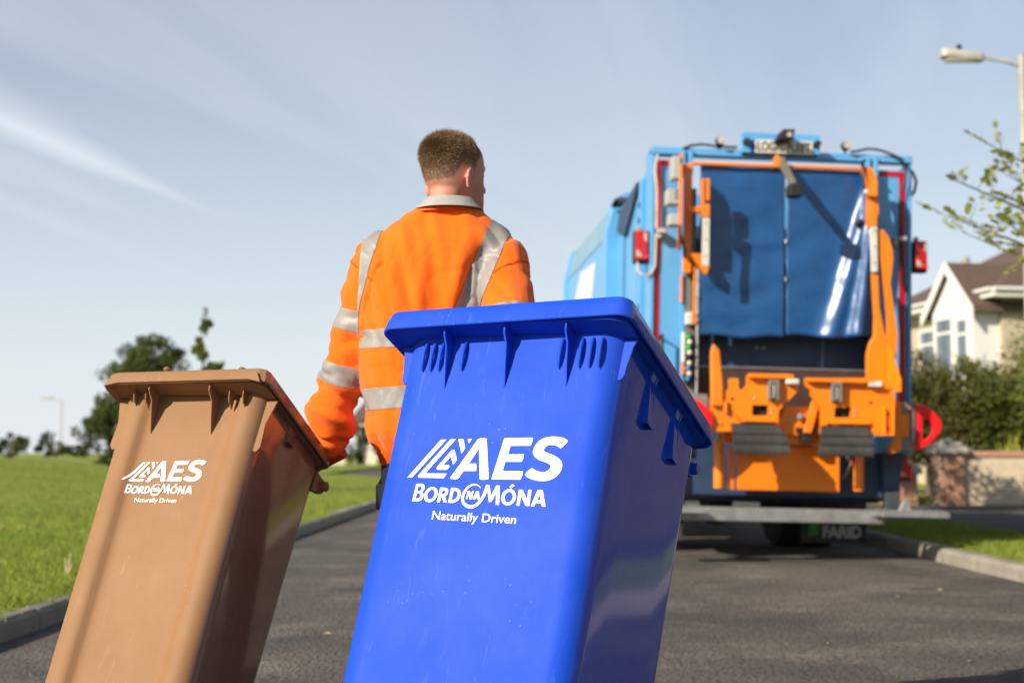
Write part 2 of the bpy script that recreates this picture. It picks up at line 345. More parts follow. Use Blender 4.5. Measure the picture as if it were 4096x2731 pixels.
def put_logo(parent, A, fy, m):
    """A: affine from artwork units to the front panel (x, z); fy(z): front surface y"""
    def P(x, y):
        X = A[0][0] * x + A[0][1] * y + A[0][2]; Z = A[1][0] * x + A[1][1] * y + A[1][2]
        return Vector((X, fy(X, Z) - .0015, Z))
    for nm, sp in (('emblem', LOGO_E), ('initials_lettering', LOGO_T), ('company_lettering', LOGO_N)):
        link_mesh(nm, map_mesh(slice_x(curve_fill(sp, nm)), P), m, parent)
    link_mesh('ring_swoosh', map_mesh(slice_x(curve_fill([swoosh()], 'ring_swoosh')), lambda x, y: P(x, y) - Vector((0, .0006, 0))), m, parent)
    me = text_mesh('Naturally Driven', .16, .006); w = max(v.co.x for v in me.vertices); h = .73
    link_mesh('slogan_lettering', map_mesh(slice_x(me, w / 48), lambda x, y: P(413 + x / w * 1062, 1184 + 42 * x / w - y * 152)), m, parent)

def rrect(hw, y0, y1, r, z, n=7, bulge=0):
    """rounded rectangle ring, anticlockwise from the front left corner"""
    pts = []
    for (cx, cy, a0) in ((-hw + r, y0 + r, 180), (hw - r, y0 + r, 270), (hw - r, y1 - r, 0), (-hw + r, y1 - r, 90)):
        for i in range(n + 1):
            a = R(a0 + 90 * i / n); pts.append(Vector((cx + r * math.cos(a), cy + r * math.sin(a), z)))
    if bulge:
        out = []
        for i, p in enumerate(pts):
            out.append(p); q = pts[(i + 1) % len(pts)]
            if (p - q).length > .1:
                for t in (.2, .4, .6, .8): s = p.lerp(q, t); out.append(s)
        pts = out
    return pts
M_white_print = mat('white_print', (.80, .80, .80), rough=.45, var=.02)
M_tyre = mat('tyre_rubber', (.02, .02, .02), rough=.85, bump=.3)
M_steel = mat('steel', (.4, .4, .4), rough=.35, metal=1)

def plastic(name, col, rough, dustc, ss=.0):
    m = mat(name, col, rough=rough, var=.05, vscale=3, spec=.3, dirt=.16, dirtcol=dustc, rvar=.25)
    n = m.node_tree.nodes; l = m.node_tree.links; b = n['Principled BSDF']
    # front panels and lid are moulded with a fine matt texture, the side panels are smooth and glossy
    c = n.new('ShaderNodeTexCoord'); sp_ = n.new('ShaderNodeSeparateXYZ'); l.new(c.outputs['Normal'], sp_.inputs[0])
    ab = n.new('ShaderNodeMath'); ab.operation = 'ABSOLUTE'; l.new(sp_.outputs[0], ab.inputs[0])
    sd = n.new('ShaderNodeMapRange'); sd.interpolation_type = 'SMOOTHSTEP'; sd.inputs[1].default_value = .75; sd.inputs[2].default_value = .95; l.new(ab.outputs[0], sd.inputs[0])
    rs = b.inputs['Roughness'].links[0].from_socket
    mr = n.new('ShaderNodeMix'); l.new(sd.outputs[0], mr.inputs[0]); l.new(rs, mr.inputs[2]); mr.inputs[3].default_value = .09; l.new(mr.outputs[0], b.inputs['Roughness'])
    sv = n.new('ShaderNodeMapRange'); l.new(sd.outputs[0], sv.inputs[0]); sv.inputs[3].default_value = .18; sv.inputs[4].default_value = 1.0; l.new(sv.outputs[0], b.inputs['Specular IOR Level'])
    # dried specks
    vo = n.new('ShaderNodeTexVoronoi'); vo.inputs['Scale'].default_value = 75; l.new(c.outputs['Object'], vo.inputs['Vector'])
    vr = n.new('ShaderNodeMapRange'); vr.inputs[1].default_value = .13; vr.inputs[2].default_value = .09; l.new(vo.outputs['Distance'], vr.inputs[0])
    vn = n.new('ShaderNodeTexNoise'); vn.inputs['Scale'].default_value = 7; l.new(c.outputs['Object'], vn.inputs['Vector']); vm = n.new('ShaderNodeMapRange'); vm.inputs[1].default_value = .56; vm.inputs[2].default_value = .68; l.new(vn.outputs[0], vm.inputs[0])
    vx = n.new('ShaderNodeMath'); vx.operation = 'MULTIPLY'; l.new(vr.outputs[0], vx.inputs[0]); l.new(vm.outputs[0], vx.inputs[1]); vy = n.new('ShaderNodeMath'); vy.operation = 'MULTIPLY'; vy.inputs[1].default_value = .45; l.new(vx.outputs[0], vy.inputs[0])
    s0 = b.inputs['Base Color'].links[0].from_socket; mv = n.new('ShaderNodeMix'); mv.data_type = 'RGBA'; l.new(vy.outputs[0], mv.inputs[0]); l.new(s0, mv.inputs[6]); mv.inputs[7].default_value = (.5, .5, .5, 1); l.new(mv.outputs[2], b.inputs['Base Color'])
    # fine drag scratches: thin pale hairlines that change colour and gloss a little
    c = n.new('ShaderNodeTexCoord'); mp_ = n.new('ShaderNodeMapping'); mp_.inputs['Scale'].default_value = (1, 1, .16); mp_.inputs['Rotation'].default_value = (.0, .5, .2); l.new(c.outputs['Object'], mp_.inputs[0])
    w = n.new('ShaderNodeTexNoise'); w.inputs['Scale'].default_value = 70; w.inputs['Detail'].default_value = 3; w.inputs['Distortion'].default_value = 1.2; l.new(mp_.outputs[0], w.inputs['Vector'])
    r_ = n.new('ShaderNodeMapRange'); r_.inputs[1].default_value = .63; r_.inputs[2].default_value = .74; r_.inputs[4].default_value = .28; l.new(w.outputs[0], r_.inputs[0])
    src = b.inputs['Base Color'].links[0].from_socket
    mm = n.new('ShaderNodeMix'); mm.data_type = 'RGBA'; l.new(r_.outputs[0], mm.inputs[0]); l.new(src, mm.inputs[6]); mm.inputs[7].default_value = (*[min(1, x * 1.2 + .08) for x in col], 1); l.new(mm.outputs[2], b.inputs['Base Color'])
    return m

def make_bin(name, label, loc, yaw, tilt, roll, tw, W, D, h, wt, wb, ft, fb, bt, bb, m, style, A):
    root = empty(name, loc, (0, 0, 0), label, 'bin')
    Rm = Matrix.Rotation(-R(yaw), 3, 'Z') @ Matrix.Rotation(-R(tilt), 3, 'X') @ Matrix.Rotation(R(roll), 3, 'Y')
    root.rotation_euler = Rm.to_euler()
    zt = h + .010
    wid = lambda z: lerp(wb, wt, z / zt); fr = lambda z: lerp(fb, ft, z / zt); bk = lambda z: lerp(bb, bt, z / zt)
    rc = .058 if style == 'blue' else .05
    def ring(z, e=0, r=None):
        if style == 'blue': return rrect(wid(z) / 2 + e, fr(z) - e, bk(z) + e, r or rc, z, 8, 1)
        # corner pilasters with a recessed panel between
        hw = wid(z) / 2 + e; y0, y1 = fr(z) - e, bk(z) + e; pts = []
        dep = .020
        prof = []
        for i in range(9):
            a = R(180 + 90 * i / 8); prof.append((-hw + .045 + .045 * math.cos(a), y0 - .004 + .045 + .045 * math.sin(a)))
        prof += [(-hw + .062, y0 - .003), (-hw + .072, y0 + .001), (-hw + .080, y0 + .008), (-hw + .090, y0 + .012), (-hw + .11, y0 + .0125)]
        mid = [(x, y0 + .0125) for x in (-.06, 0, .06)]
        full = prof + mid + [(-a, b) for a, b in reversed(prof)]
        pts = [Vector((a, b, z)) for a, b in full]
        for (cx, cy, a0) in ((hw - .04, y1 - .04, 0), (-hw + .04, y1 - .04, 90)):
            for i in range(6):
                a = R(a0 + 90 * i / 5); pts.append(Vector((cx + .04 * math.cos(a), cy + .04 * math.sin(a), z)))
        return pts
    mb = MB()
    zs = [0.0, .012, .05, .15, .3, .45, .6, .7, .8, .88, .94, zt - .07, zt]
    rs = []
    for z in zs: rs.append(ring(max(z, .0), -.012 if z == 0 else 0))
    mb.loft(rs); build(mb, 'body', m, root, smooth=38)
    # rim flange under the lid, with the comb lip at the front
    mb = MB(); o = W / 2 - .012
    outl = rrect(o, .014, D - .012, .045, zt - .012, 6); inl = rrect(wid(zt) / 2 - .004, fr(zt) + .004, bk(zt) - .006, .045, zt - .012, 6)
    up = lambda r_, dz: [p + Vector((0, 0, dz)) for p in r_]
    mb.loft([up(inl, 0), outl, up(outl, .018), up(inl, .018)], cap=False)
    build(mb, 'rim', m, root, smooth=45)
    # front fins
    def fin(x, z0, z1, prot, w=.004, sl=.0):
        mb = MB(); f0, f1 = fr(z0), fr(z1)
        if style == 'brown' and abs(x) < wid(z1) / 2 - .1: f0 += .0125; f1 += .0125
        mb.prism([(f1 + .004, z1), (f1 - prot, z1), (f1 - prot + .004, z1 - .018), (f1 - prot * .55, z1 - .035), (f1 - prot * .34, (z0 + z1) / 2 - .012), (f0 - .0012, z0), (f0 + .004, z0)], 'x', x - w / 2, x + w / 2)
        build(mb, 'fin', m, root, bevel=.0008)
    z1 = zt - .012
    if style == 'blue':
        for x in (-.142, .005, .150): fin(x, z1 - .125, z1, fr(z1) - .02, .0045)
        for x in (-.205, -.184, -.163, -.106, .128, .175, .198, .220):
            mb = MB(); rr = .0045; path = []
            for t in range(7):
                z = z1 - .012 - .072 * t / 6; path.append((x, fr(z) - .001 - .010 * math.sin(math.pi * (t + .6) / 7.2), z))
            mb.tube(path, [rr * .5, rr, rr, rr, rr, rr * .8, rr * .3], 7); build(mb, 'rib', m, root, smooth=60)
    else:
        for x in (-.105, .072): fin(x, z1 - .112, z1, fr(z1) + .0125 - .016, .0035)
        for x in (-.163, -.128, .118, .158): fin(x, z1 - .042, z1, .032, .003)
    # corner wings standing off the body at the front
    for s in (-1, 1):
        mb = MB(); hwz = lambda z: wid(z) / 2
        a = z1 - .15; xo = hwz(a) - .012
        if style == 'blue': poly = [(hwz(z1) - .035, z1 - .004), (W / 2 - .014, z1 - .004), (W / 2 - .020, z1 - .02), (hwz(z1) + .004, z1 - .070), (hwz(z1) + .003, z1 - .088), (hwz(z1) - .004, z1 - .100), (hwz(z1) - .035, z1 - .10)]
        else: poly = [(hwz(z1) - .03, z1 - .004), (W / 2 - .005, z1 - .004), (hwz(z1) + .008, z1 - .075), (hwz(z1) + .010, z1 - .145), (hwz(z1) + .000, z1 - .158), (hwz(z1) - .03, z1 - .145)]
        yb = ft + (.028 if style == 'blue' else .022)
        mb.prism([(s * x, z) for x, z in poly], 'y', yb, yb + .005); build(mb, 'corner_wing', m, root, bevel=.001)
    # side stiffeners under the rim
    for s in (-1, 1):
        for yy in ((.245, .43) if style == 'blue' else (.24,)):
            mb = MB(); L = .13 if style == 'blue' else .05
            for k in (0, .032):
                mb.prism([(s * (wid(zt) / 2 - .006), z1), (s * (W / 2 - .022), z1), (s * (W / 2 - .028), z1 - .02), (s * (wid(z1 - L) / 2 + .014), z1 - L), (s * (wid(z1 - L) / 2 - .006), z1 - L)], 'y', yy + k, yy + k + .004)
            mb.prism([(s * (W / 2 - .024), z1), (s * (W / 2 - .030), z1 - .02), (s * (wid(z1 - L) / 2 + .0145), z1 - L), (s * (wid(z1 - L) / 2 + .0115), z1 - L), (s * (W / 2 - .034), z1 - .02), (s * (W / 2 - .028), z1)], 'y', yy + .004, yy + .032)
            build(mb, 'side_stiffener', m, root)
    # lid: skirt, stepped edge and slightly domed top
    hw = W / 2; mb = MB()
    def lr(z, e, dy=0): return rrect(hw - e, e * .9 + dy, D - e * .6, max(.012, .036 - e * .5) if style == 'blue' else .024, z, 7 if style == 'blue' else 2)
    if style == 'blue':
        prof = [(h + .006, .012), (h - .002, .006), (h - .003, .0022), (h - .001, 0), (h + .002, 0), (h + .026, .003), (h + .0268, .0052), (h + .042, .0075), (h + .046, .010), (h + .048, .018), (h + .052, .06), (h + .060, .12), (h + .066, .2)]
    else:
        prof = [(h + .008, .012), (h - .003, .006), (h - .004, .002), (h + .0, 0), (h + .018, .003), (h + .020, .0055), (h + .034, .007), (h + .038, .011), (h + .040, .022), (h + .044, .06), (h + .052, .11), (h + .056, .18)]
    mb.loft([lr(z, e) for z, e in prof], cap=True)
    mb.v = [(x, y, z + tw[0] * x + tw[1]) for x, y, z in mb.v]
    lid = build(mb, 'lid', m, root, smooth=22)
    if style == 'brown':
        # raised grip lip across the middle of the front edge
        mb = MB(); mb.prism([(-W / 2 + .03, h + .020), (W / 2 - .03, h + .020), (W / 2 - .014, h - .012), (W / 2 - .05, h - .003), (-W / 2 + .05, h - .003), (-W / 2 + .014, h - .012)], 'y', -.006, .004); mb.v = [(x, y, z + tw[0] * x + tw[1]) for x, y, z in mb.v]; build(mb, 'lid_grip', m, lid, bevel=.0015)
        for x in (-.07, .15):
            mb = MB(); mb.sphere((x, .03, h + .044), (.012, .02, .008), 10, 6); build(mb, 'lid_stud', m, lid, smooth=60)
    # hinge lugs and handle
    hy, hz = D + .045, h - .03
    for s in (-1, 1):
        for q in ((.22,) if style == 'blue' else (.190,)):
            mb = MB(); x = s * q
            poly = [(bk(zt) - .005, zt - .015), (bk(zt) + .03, zt - .02), (hy - .012, hz + .020), (hy + .006, hz + .022), (hy + .020, hz + .010), (hy + .022, hz - .006), (hy + .012, hz - .020), (hy - .006, hz - .026), (bk(zt) + .04, zt - .065), (bk(zt) - .005, zt - .085)]
            mb.prism(poly, 'x', x - .012, x + .012); build(mb, 'hinge_lug', m, root, bevel=.004)
            mb = MB(); mb.cyl((x + s * .010, hy + .004, hz), (x + s * .026, hy + .004, hz), .015, 14); build(mb, 'hinge_pin', m, root, smooth=40, bevel=.002)
    q = .22 if style == 'blue' else .190
    mb = MB(); mb.cyl((-q, hy + .004, hz), (q, hy + .004, hz), .0145, 14); build(mb, 'handle', m, root, smooth=40)
    # rear channel that carries the axle, axle and wheels
    mb = MB(); mb.prism([(bb - .01, .02), (bb + .045, .05), (bb + .05, .22), (bk(.4) - .004, .36)], 'x', -wb / 2 + .03, wb / 2 - .03); build(mb, 'axle_housing', m, root, bevel=.004)
    mb = MB(); mb.cyl((-wb / 2 - .03, bb + .02, .10), (wb / 2 + .03, bb + .02, .10), .011, 10); build(mb, 'axle', M_steel, root, smooth=40)
    for s in (-1, 1):
        x = s * (wb / 2 + .005); mb = MB()
        prof = [(.03, -.02), (.075, -.02), (.086, -.024), (.097, -.019), (.1, -.008), (.1, .008), (.097, .019), (.086, .024), (.075, .02), (.03, .02)]
        mb.loft([[Vector((x + b, bb + .02 + a * math.cos(t * .2618), .1 + a * math.sin(t * .2618))) for t in range(24)] for a, b in prof]); w_ = build(mb, 'wheel', M_tyre, root, smooth=40)
        mb = MB(); mb.cyl((x - .026, bb + .02, .1), (x + .026, bb + .02, .1), .03, 14); build(mb, 'hub', M_steel, w_, smooth=40)
    def fy(X, Z):
        if style == 'blue': return fr(Z)
        q = [(p.x, p.y) for p in ring(Z)[6:25]]; return interp(sorted(q), X)
    put_logo(root, A, fy, M_white_print)
    return root
M_blue = plastic('blue_bin_plastic', (.008, .062, .53), .60, (.18, .22, .5))
M_brown = plastic('brown_bin_plastic', (.27, .142, .065), .58, (.36, .27, .19))
blue = make_bin('wheelie_bin', 'large bright blue wheelie bin in the foreground with white lettering', (-.218, 2.673, .261), 24.89, 24.86, .19, (.026, -.003),
                .60, .665, 1.058, .534, .514, .071, .104, .642, .595, M_blue, 'blue', [[.00018663, 3.695e-05, -.2285], [2.15e-06, -.0001789, .83528]])
brown = make_bin('wheelie_bin', 'narrower brown wheelie bin at the left with white lettering', (-1.0131, 3.2744, .2213), 15.45, 28.31, 1.04, (.032, -.004),
                 .48, .499, 1.0258, .420, .394, .0744, .100, .4925, .4331, M_brown, 'brown', [[.00011438, 2.096e-05, -.16608685], [5.75e-06, -.00011047, .84144379]])

# ================================================================ the man
PO = Vector((-.2, 4.02, 0))
M_orange = mat('hi_vis_orange_fleece', (1.0, .148, .004), rough=.85, var=.05, vscale=8, bump=.25, bscale=420, spec=.15, sheen=.25)
M_rib = mat('hi_vis_orange_rib', (.62, .085, .007), rough=.9, var=.06, vscale=20, bump=.5, bscale=160, spec=.1, stretch=(1, 1, .05))
M_silver = mat('silver_reflective_tape', (.29, .265, .245), rough=.45, var=.07, vscale=14, bump=.12, bscale=60, spec=.4)
M_skin = mat('skin', (.56, .27, .19), rough=.55, var=.09, vscale=30, bump=.1, bscale=300, spec=.35, col2=(.50, .20, .13))
M_hair = mat('short_brown_hair', (.27, .175, .088), rough=.5, var=.15, vscale=30, spec=.4, island=.28)
M_collar = mat('pale_grey_cotton', (.36, .35, .34), rough=.9, var=.05, vscale=30, bump=.3, bscale=300, spec=.1)
M_trouser = mat('navy_work_cloth', (.02, .023, .035), rough=.9, bump=.3, bscale=200, spec=.1)
M_black = mat('black_plastic', (.012, .012, .013), rough=.5)
M_eye = mat('eye_white', (.8, .78, .75), rough=.2)

def remeshed(mb, voxel, smooth, name):
    me = bpy.data.meshes.new(name); me.from_pydata(mb.v, [], mb.f); b = bmesh.new(); b.from_mesh(me); bmesh.ops.recalc_face_normals(b, faces=b.faces); b.to_mesh(me); b.free()
    ob = bpy.data.objects.new(name, me); COL.objects.link(ob)
    md = ob.modifiers.new('r', 'REMESH'); md.mode = 'VOXEL'; md.voxel_size = voxel
    if smooth: s = ob.modifiers.new('s', 'SMOOTH'); s.iterations = smooth; s.factor = .5
    out = bpy.data.meshes.new_from_object(ob.evaluated_get(bpy.context.evaluated_depsgraph_get()))
    bpy.data.objects.remove(ob); bpy.data.meshes.remove(me); out.name = name; return out
def ell(cx, cy, z, rx, ry, n=32, p=2.4):
    out = []
    for k in range(n):
        a = 2 * math.pi * k / n; c, s = math.cos(a), math.sin(a)
        out.append(Vector((cx + rx * math.copysign(abs(c) ** (2 / p), c), cy + ry * math.copysign(abs(s) ** (2 / p), s), z)))
    return out
# torso silhouette, z: (centre x, half width, half depth, centre y)
TOR = [(.925, -.010, .166, .120, .0), (.940, -.011, .178, .132, .0), (.967, -.014, .187, .142, .0), (1.009, -.020, .191, .145, .0), (1.057, -.027, .191, .145, .0), (1.119, -.037, .189, .142, .0), (1.235, -.049, .184, .138, .005), (1.364, -.052, .184, .135, .005), (1.449, -.038, .192, .130, .005), (1.507, -.016, .200, .118, .005), (1.541, .004, .198, .105, .005), (1.567, .012, .183, .092, .005), (1.590, .012, .150, .082, .0), (1.613, .014, .108, .074, -.005), (1.632, .012, .082, .070, -.008)]
def tor(z): return tuple(interp([(t[0], t[i]) for t in TOR], z) for i in range(1, 5))
ARML = [((-.130, 0, 1.515), .080), ((-.178, .0, 1.475), .078), ((-.212, .008, 1.39), .071), ((-.243, .02, 1.281), .065), ((-.276, .04, 1.175), .067), ((-.306, .065, 1.09), .072), ((-.322, .09, 1.02), .070), ((-.327, .108, .968), .056), ((-.325, .115, .935), .042)]
ARMR = [((.130, -.01, 1.512), .080), ((.168, -.02, 1.475), .080), ((.184, -.07, 1.382), .076), ((.200, -.135, 1.264), .072), ((.228, -.195, 1.125), .068), ((.255, -.25, 1.00), .062), ((.273, -.285, .935), .048), ((.282, -.30, .905), .040)]
mb = MB()
mb.loft([ell(t[1], t[4], t[0], t[2], t[3], 40, 2.5) for t in TOR])
for A_ in (ARML, ARMR): mb.tube([p for p, r in A_], [r for p, r in A_], 20)
sw = remeshed(mb, .0065, 7, 'sweatshirt')
# folds
def axis_dist(A_, p):
    best = (9, 0, 0, None)
    for i in range(len(A_) - 1):
        a, b = Vector(A_[i][0]), Vector(A_[i + 1][0]); d = b - a; t = max(0, min(1, (p - a).dot(d) / d.length_squared)); q = a + d * t; l = (p - q).length
        if l < best[0]: best = (l, i + t, lerp(A_[i][1], A_[i + 1][1], t), d.normalized())
    return best
def arm_of(p):
    """-1 left sleeve, 1 right sleeve, 0 torso"""
    cx, hw, hd, cy = tor(p.z)
    A_ = ARML if p.x < 0 else ARMR; l, s, r, d = axis_dist(A_, p)
    if s < .9 or l > r * 1.3: return 0
    e = ((p.x - cx) / hw) ** 2 + ((p.y - cy) / hd) ** 2
    if e < (1.04 if p.z < 1.42 else .93): return 0
    return -1 if p.x < 0 else 1
nrm = [v.normal.copy() for v in sw.vertices]
for v, n_ in zip(sw.vertices, nrm):
    p = v.co; k = arm_of(p); cx, hw, hd, cy = tor(p.z)
    if k == 0:
        th = math.atan2(p.y - cy, p.x - cx)
        d = .0105 * noise.noise((p.x * 13 + 2 * (p.z - 1.4), p.y * 4, p.z * 2.3)) + .0055 * noise.noise((p.x * 26 + 5 * p.z, 7, p.z * 4))
        # drape lines that run from the shoulder blade down to the right armpit
        d += .0100 * math.exp(-((p.x - .035 - .24 * (p.z - 1.36)) / .020) ** 2) * sstep(1.25, 1.38, p.z) * sstep(1.56, 1.46, p.z)
        d -= .0150 * math.exp(-((p.x - .075 - .34 * (p.z - 1.36)) / .018) ** 2) * sstep(1.18, 1.36, p.z) * sstep(1.54, 1.42, p.z)
        d += .0085 * math.exp(-((p.x + .055 - .10 * (p.z - 1.36)) / .022) ** 2) * sstep(1.15, 1.38, p.z) * sstep(1.58, 1.47, p.z)
        # gathers above the waistband
        g_ = math.exp(-((p.z - .955) / .035) ** 2); d += g_ * .006 * (math.sin(th * 17 + 1.5 * math.sin(th * 5)) + .4 * math.sin(th * 31)); d += .010 * math.exp(-((p.z - .985) / .04) ** 2)
        d -= .011 * max(0, .22 - abs(noise.noise((p.x * 9 + 3.2 * p.z, p.y * 3, p.z * 3.1 + 9)))) / .22 * sstep(.5, -.2, p.y)
        # slack over the lower band
        d += .004 * noise.noise((p.x * 7, p.y * 7, p.z * 14 + 3)) * sstep(1.2, 1.0, p.z)
    else:
        A_ = ARML if k < 0 else ARMR; l, s, r, dr = axis_dist(A_, p)
        low = sstep(3.0, 6.2, s)
        d = (.0070 + .0100 * low) * noise.noise((p.x * 11 + 4 * p.z, p.y * 11, p.z * (9 + 11 * low))) + .004 * noise.noise((p.x * 26, p.y * 26, p.z * 20))
        d += (.003 + .005 * low) * math.sin(46 * p.z + 26 * p.x + 8 * p.y + 3 * noise.noise(p * 5)) * sstep(1.4, 1.2, p.z)
        d += .005 * math.exp(-((s - 2.2 - 1.4 * (p.x + .25)) / .22) ** 2) * (1 if k < 0 else 0)
        d -= (.006 + .008 * low) * max(0, .2 - abs(noise.noise((p.x * 7 + 5 * p.z, p.y * 7, p.z * 9 + 4)))) / .2
        # slack gathered above the cuff
        d += .007 * math.exp(-((s - (len(A_) - 2.4)) / .7) ** 2) * (1 + .9 * math.sin(5 * math.atan2(p.y - A_[-2][0][1], p.x - A_[-2][0][0]) + 30 * p.z))
    d -= .0018 * max(0, .17 - abs(noise.noise((p.x * 17 + 6 * p.z + 2 * noise.noise(p * 6), p.y * 15, p.z * 12)))) / .17 * sstep(1.58, 1.5, p.z)
    v.co = p + n_ * d
sw.update(); sw.shade_smooth()
# ---- body under the clothes: head, neck, arms, hands and legs in one mesh
HC = Vector((.033, .012, 1.726)); HR = Matrix.Rotation(-R(47), 3, 'Z')
def hp(x, y, z): return HC + HR @ Vector((x, y, z))
mb = MB()
def hring(z, hw, yb, yf, p=2.3, n=28): return [hp(q.x, q.y, q.z) for q in ell(0, (yf + yb) / 2, z, hw * .96, (yf - yb) / 2, n, p)]
mb.loft([hring(*t) for t in ((-.118, .020, .040, .090), (-.108, .034, .015, .098), (-.09, .047, -.020, .100), (-.07, .056, -.045, .098), (-.05, .063, -.070, .096), (-.03, .068, -.084, .094), (-.01, .071, -.092, .093), (.02, .073, -.098, .094), (.045, .075, -.100, .092), (.065, .071, -.096, .084), (.084, .060, -.084, .066), (.099, .043, -.062, .040), (.109, .018, -.032, .010))])
mb.prism([(.085, .015), (.1, -.005), (.116, -.032), (.112, -.042), (.09, -.045)], 'x', -.013, .013); mb.v[-10:] = [tuple(hp(*q)) for q in mb.v[-10:]]          # nose
for s in (-1, 1):
    o = len(mb.v); mb.sphere((s * .028, .077, .022), (.024, .009, .009), 10, 6); mb.sphere((s * .010, .094, -.074), (.016, .007, .006), 10, 6)
    mb.v[o:] = [tuple(hp(*q)) for q in mb.v[o:]]
    # ear: a tilted shell with a rolled edge
    o = len(mb.v); er = Matrix.Rotation(R(s * 24), 3, 'Z') @ Matrix.Rotation(R(-12), 3, 'X')
    mb.sphere((0, 0, 0), (.006, .016, .031), 12, 8)
    mb.tube([(s * .004, -.017 * math.cos(a) , .031 * math.sin(a)) for a in [R(t) for t in range(-70, 161, 20)]], .0048, 6)
    mb.v[o:] = [tuple(hp(*(Vector((s * .080, -.012, -.024)) + er @ Vector(q)))) for q in mb.v[o:]]
# neck
nk = [(1.56, .008, -.002, .064, .060), (1.60, .010, -.004, .056, .056), (1.63, .012, -.004, .052, .056), (1.66, .014, -.002, .050, .058), (1.70, .020, .004, .050, .058)]
mb.loft([ell(cx, cy, z, a, b, 24, 2.1) for z, cx, cy, a, b in nk])
mb.loft([ell(t[1], t[4], t[0] - (.02 if t[0] > 1.5 else 0), t[2] * .86, t[3] * .84, 28, 2.4) for t in TOR[1:-2]])
mb.loft([ell(-.01, 0, z, a, b, 28, 2.4) for z, a, b in ((.80, .15, .105), (.86, .155, .108), (.95, .15, .105))])
for A_ in (ARML, ARMR): mb.tube([p for p, r in A_], [r * .62 for p, r in A_[:-2]] + [.034, .030], 14)
# hands: palm and five fingers closed round the bin handles
def hand(wr, grip, hdir, side):
    wr, grip, hdir = Vector(wr), Vector(grip), Vector(hdir).normalized()
    mid = wr.lerp(grip, .62); fwd = (grip - wr).normalized(); nrm_ = fwd.cross(hdir).normalized()
    mb.tube([wr - fwd * .02, wr, wr.lerp(mid, .5), mid], [.030, .029, .031, .030], 12)
    for k, (off, ln) in enumerate(((-.030, .88), (-.010, 1), (.010, .95), (.030, .78))):
        c = grip + hdir * off; r0 = .024
        pts = [mid + hdir * off * .85]
        for a in (150, 95, 40, -15, -60):
            if a < -15 and ln < .9: continue
            pts.append(c + (nrm_ * math.cos(R(a)) - fwd * 0 + fwd * math.sin(R(a)) * 1.0) * r0 * ln * (-1 if side < 0 else 1))
        mb.tube(pts, [.0105, .010, .0095, .009, .0085, .007][:len(pts)], 8)
    th = [mid - hdir * .034 * side, mid - hdir * .044 * side + fwd * .02, grip - hdir * .046 * side + nrm_ * .022, grip - hdir * .032 * side + nrm_ * .027 + fwd * .012]
    mb.tube(th, [.013, .0115, .0105, .009], 8)
BH = lambda root, q: root.matrix_basis @ Vector(q)
gl = BH(brown, (.07, .548, .996)) - PO; gr = BH(blue, (-.10, .714, 1.028)) - PO
hl = (brown.rotation_euler.to_matrix() @ Vector((1, 0, 0))); hr = (blue.rotation_euler.to_matrix() @ Vector((1, 0, 0)))
ARML[-1] = (tuple(Vector(ARML[-1][0])), ARML[-1][1])
mb.tube([Vector(ARML[-2][0]), Vector(ARML[-1][0]), gl.lerp(Vector(ARML[-1][0]), .75)], [.032, .030, .028], 12)
hand(gl.lerp(Vector(ARML[-1][0]), .78), gl, hl, -1)
mb.tube([Vector(ARMR[-2][0]), Vector(ARMR[-1][0]), gr.lerp(Vector(ARMR[-1][0]), .75)], [.032, .030, .028], 12)
hand(gr.lerp(Vector(ARMR[-1][0]), .78), gr, hr, 1)
# legs in mid stride
LEGL = [((-.080, .0, .86), .085), ((-.06, .06, .68), .076), ((-.05, .09, .50), .058), ((-.05, .10, .40), .056), ((-.05, .10, .30), .054), ((-.05, .11, .10), .042), ((-.05, .11, .06), .044)]
LEGR = [((.085, .0, .86), .088), ((.095, -.05, .68), .078), ((.10, -.08, .50), .058), ((.10, -.14, .40), .055), ((.10, -.20, .30), .052), ((.10, -.27, .14), .042), ((.10, -.27, .10), .044)]
for A_ in (LEGL, LEGR): mb.tube([p for p, r in A_], [r for p, r in A_], 14)
for (x, y, z) in ((-.05, .11, .045), (.10, -.27, .085)): mb.sphere((x, y + .06, z), (.042, .12, .038), 12, 8)
body = remeshed(mb, .0042, 4, 'person'); body.shade_smooth()
person = link_mesh('person', body, M_skin, None, PO)
tag(person, 'man in an orange hi-vis sweatshirt seen from behind pulling two bins', 'person')
# eyes
for s in (-1, 1):
    m_ = MB(); m_.sphere(hp(s * .031, .073, .004), .0125, 12, 8); build(m_, 'eye', M_eye, person, smooth=60)
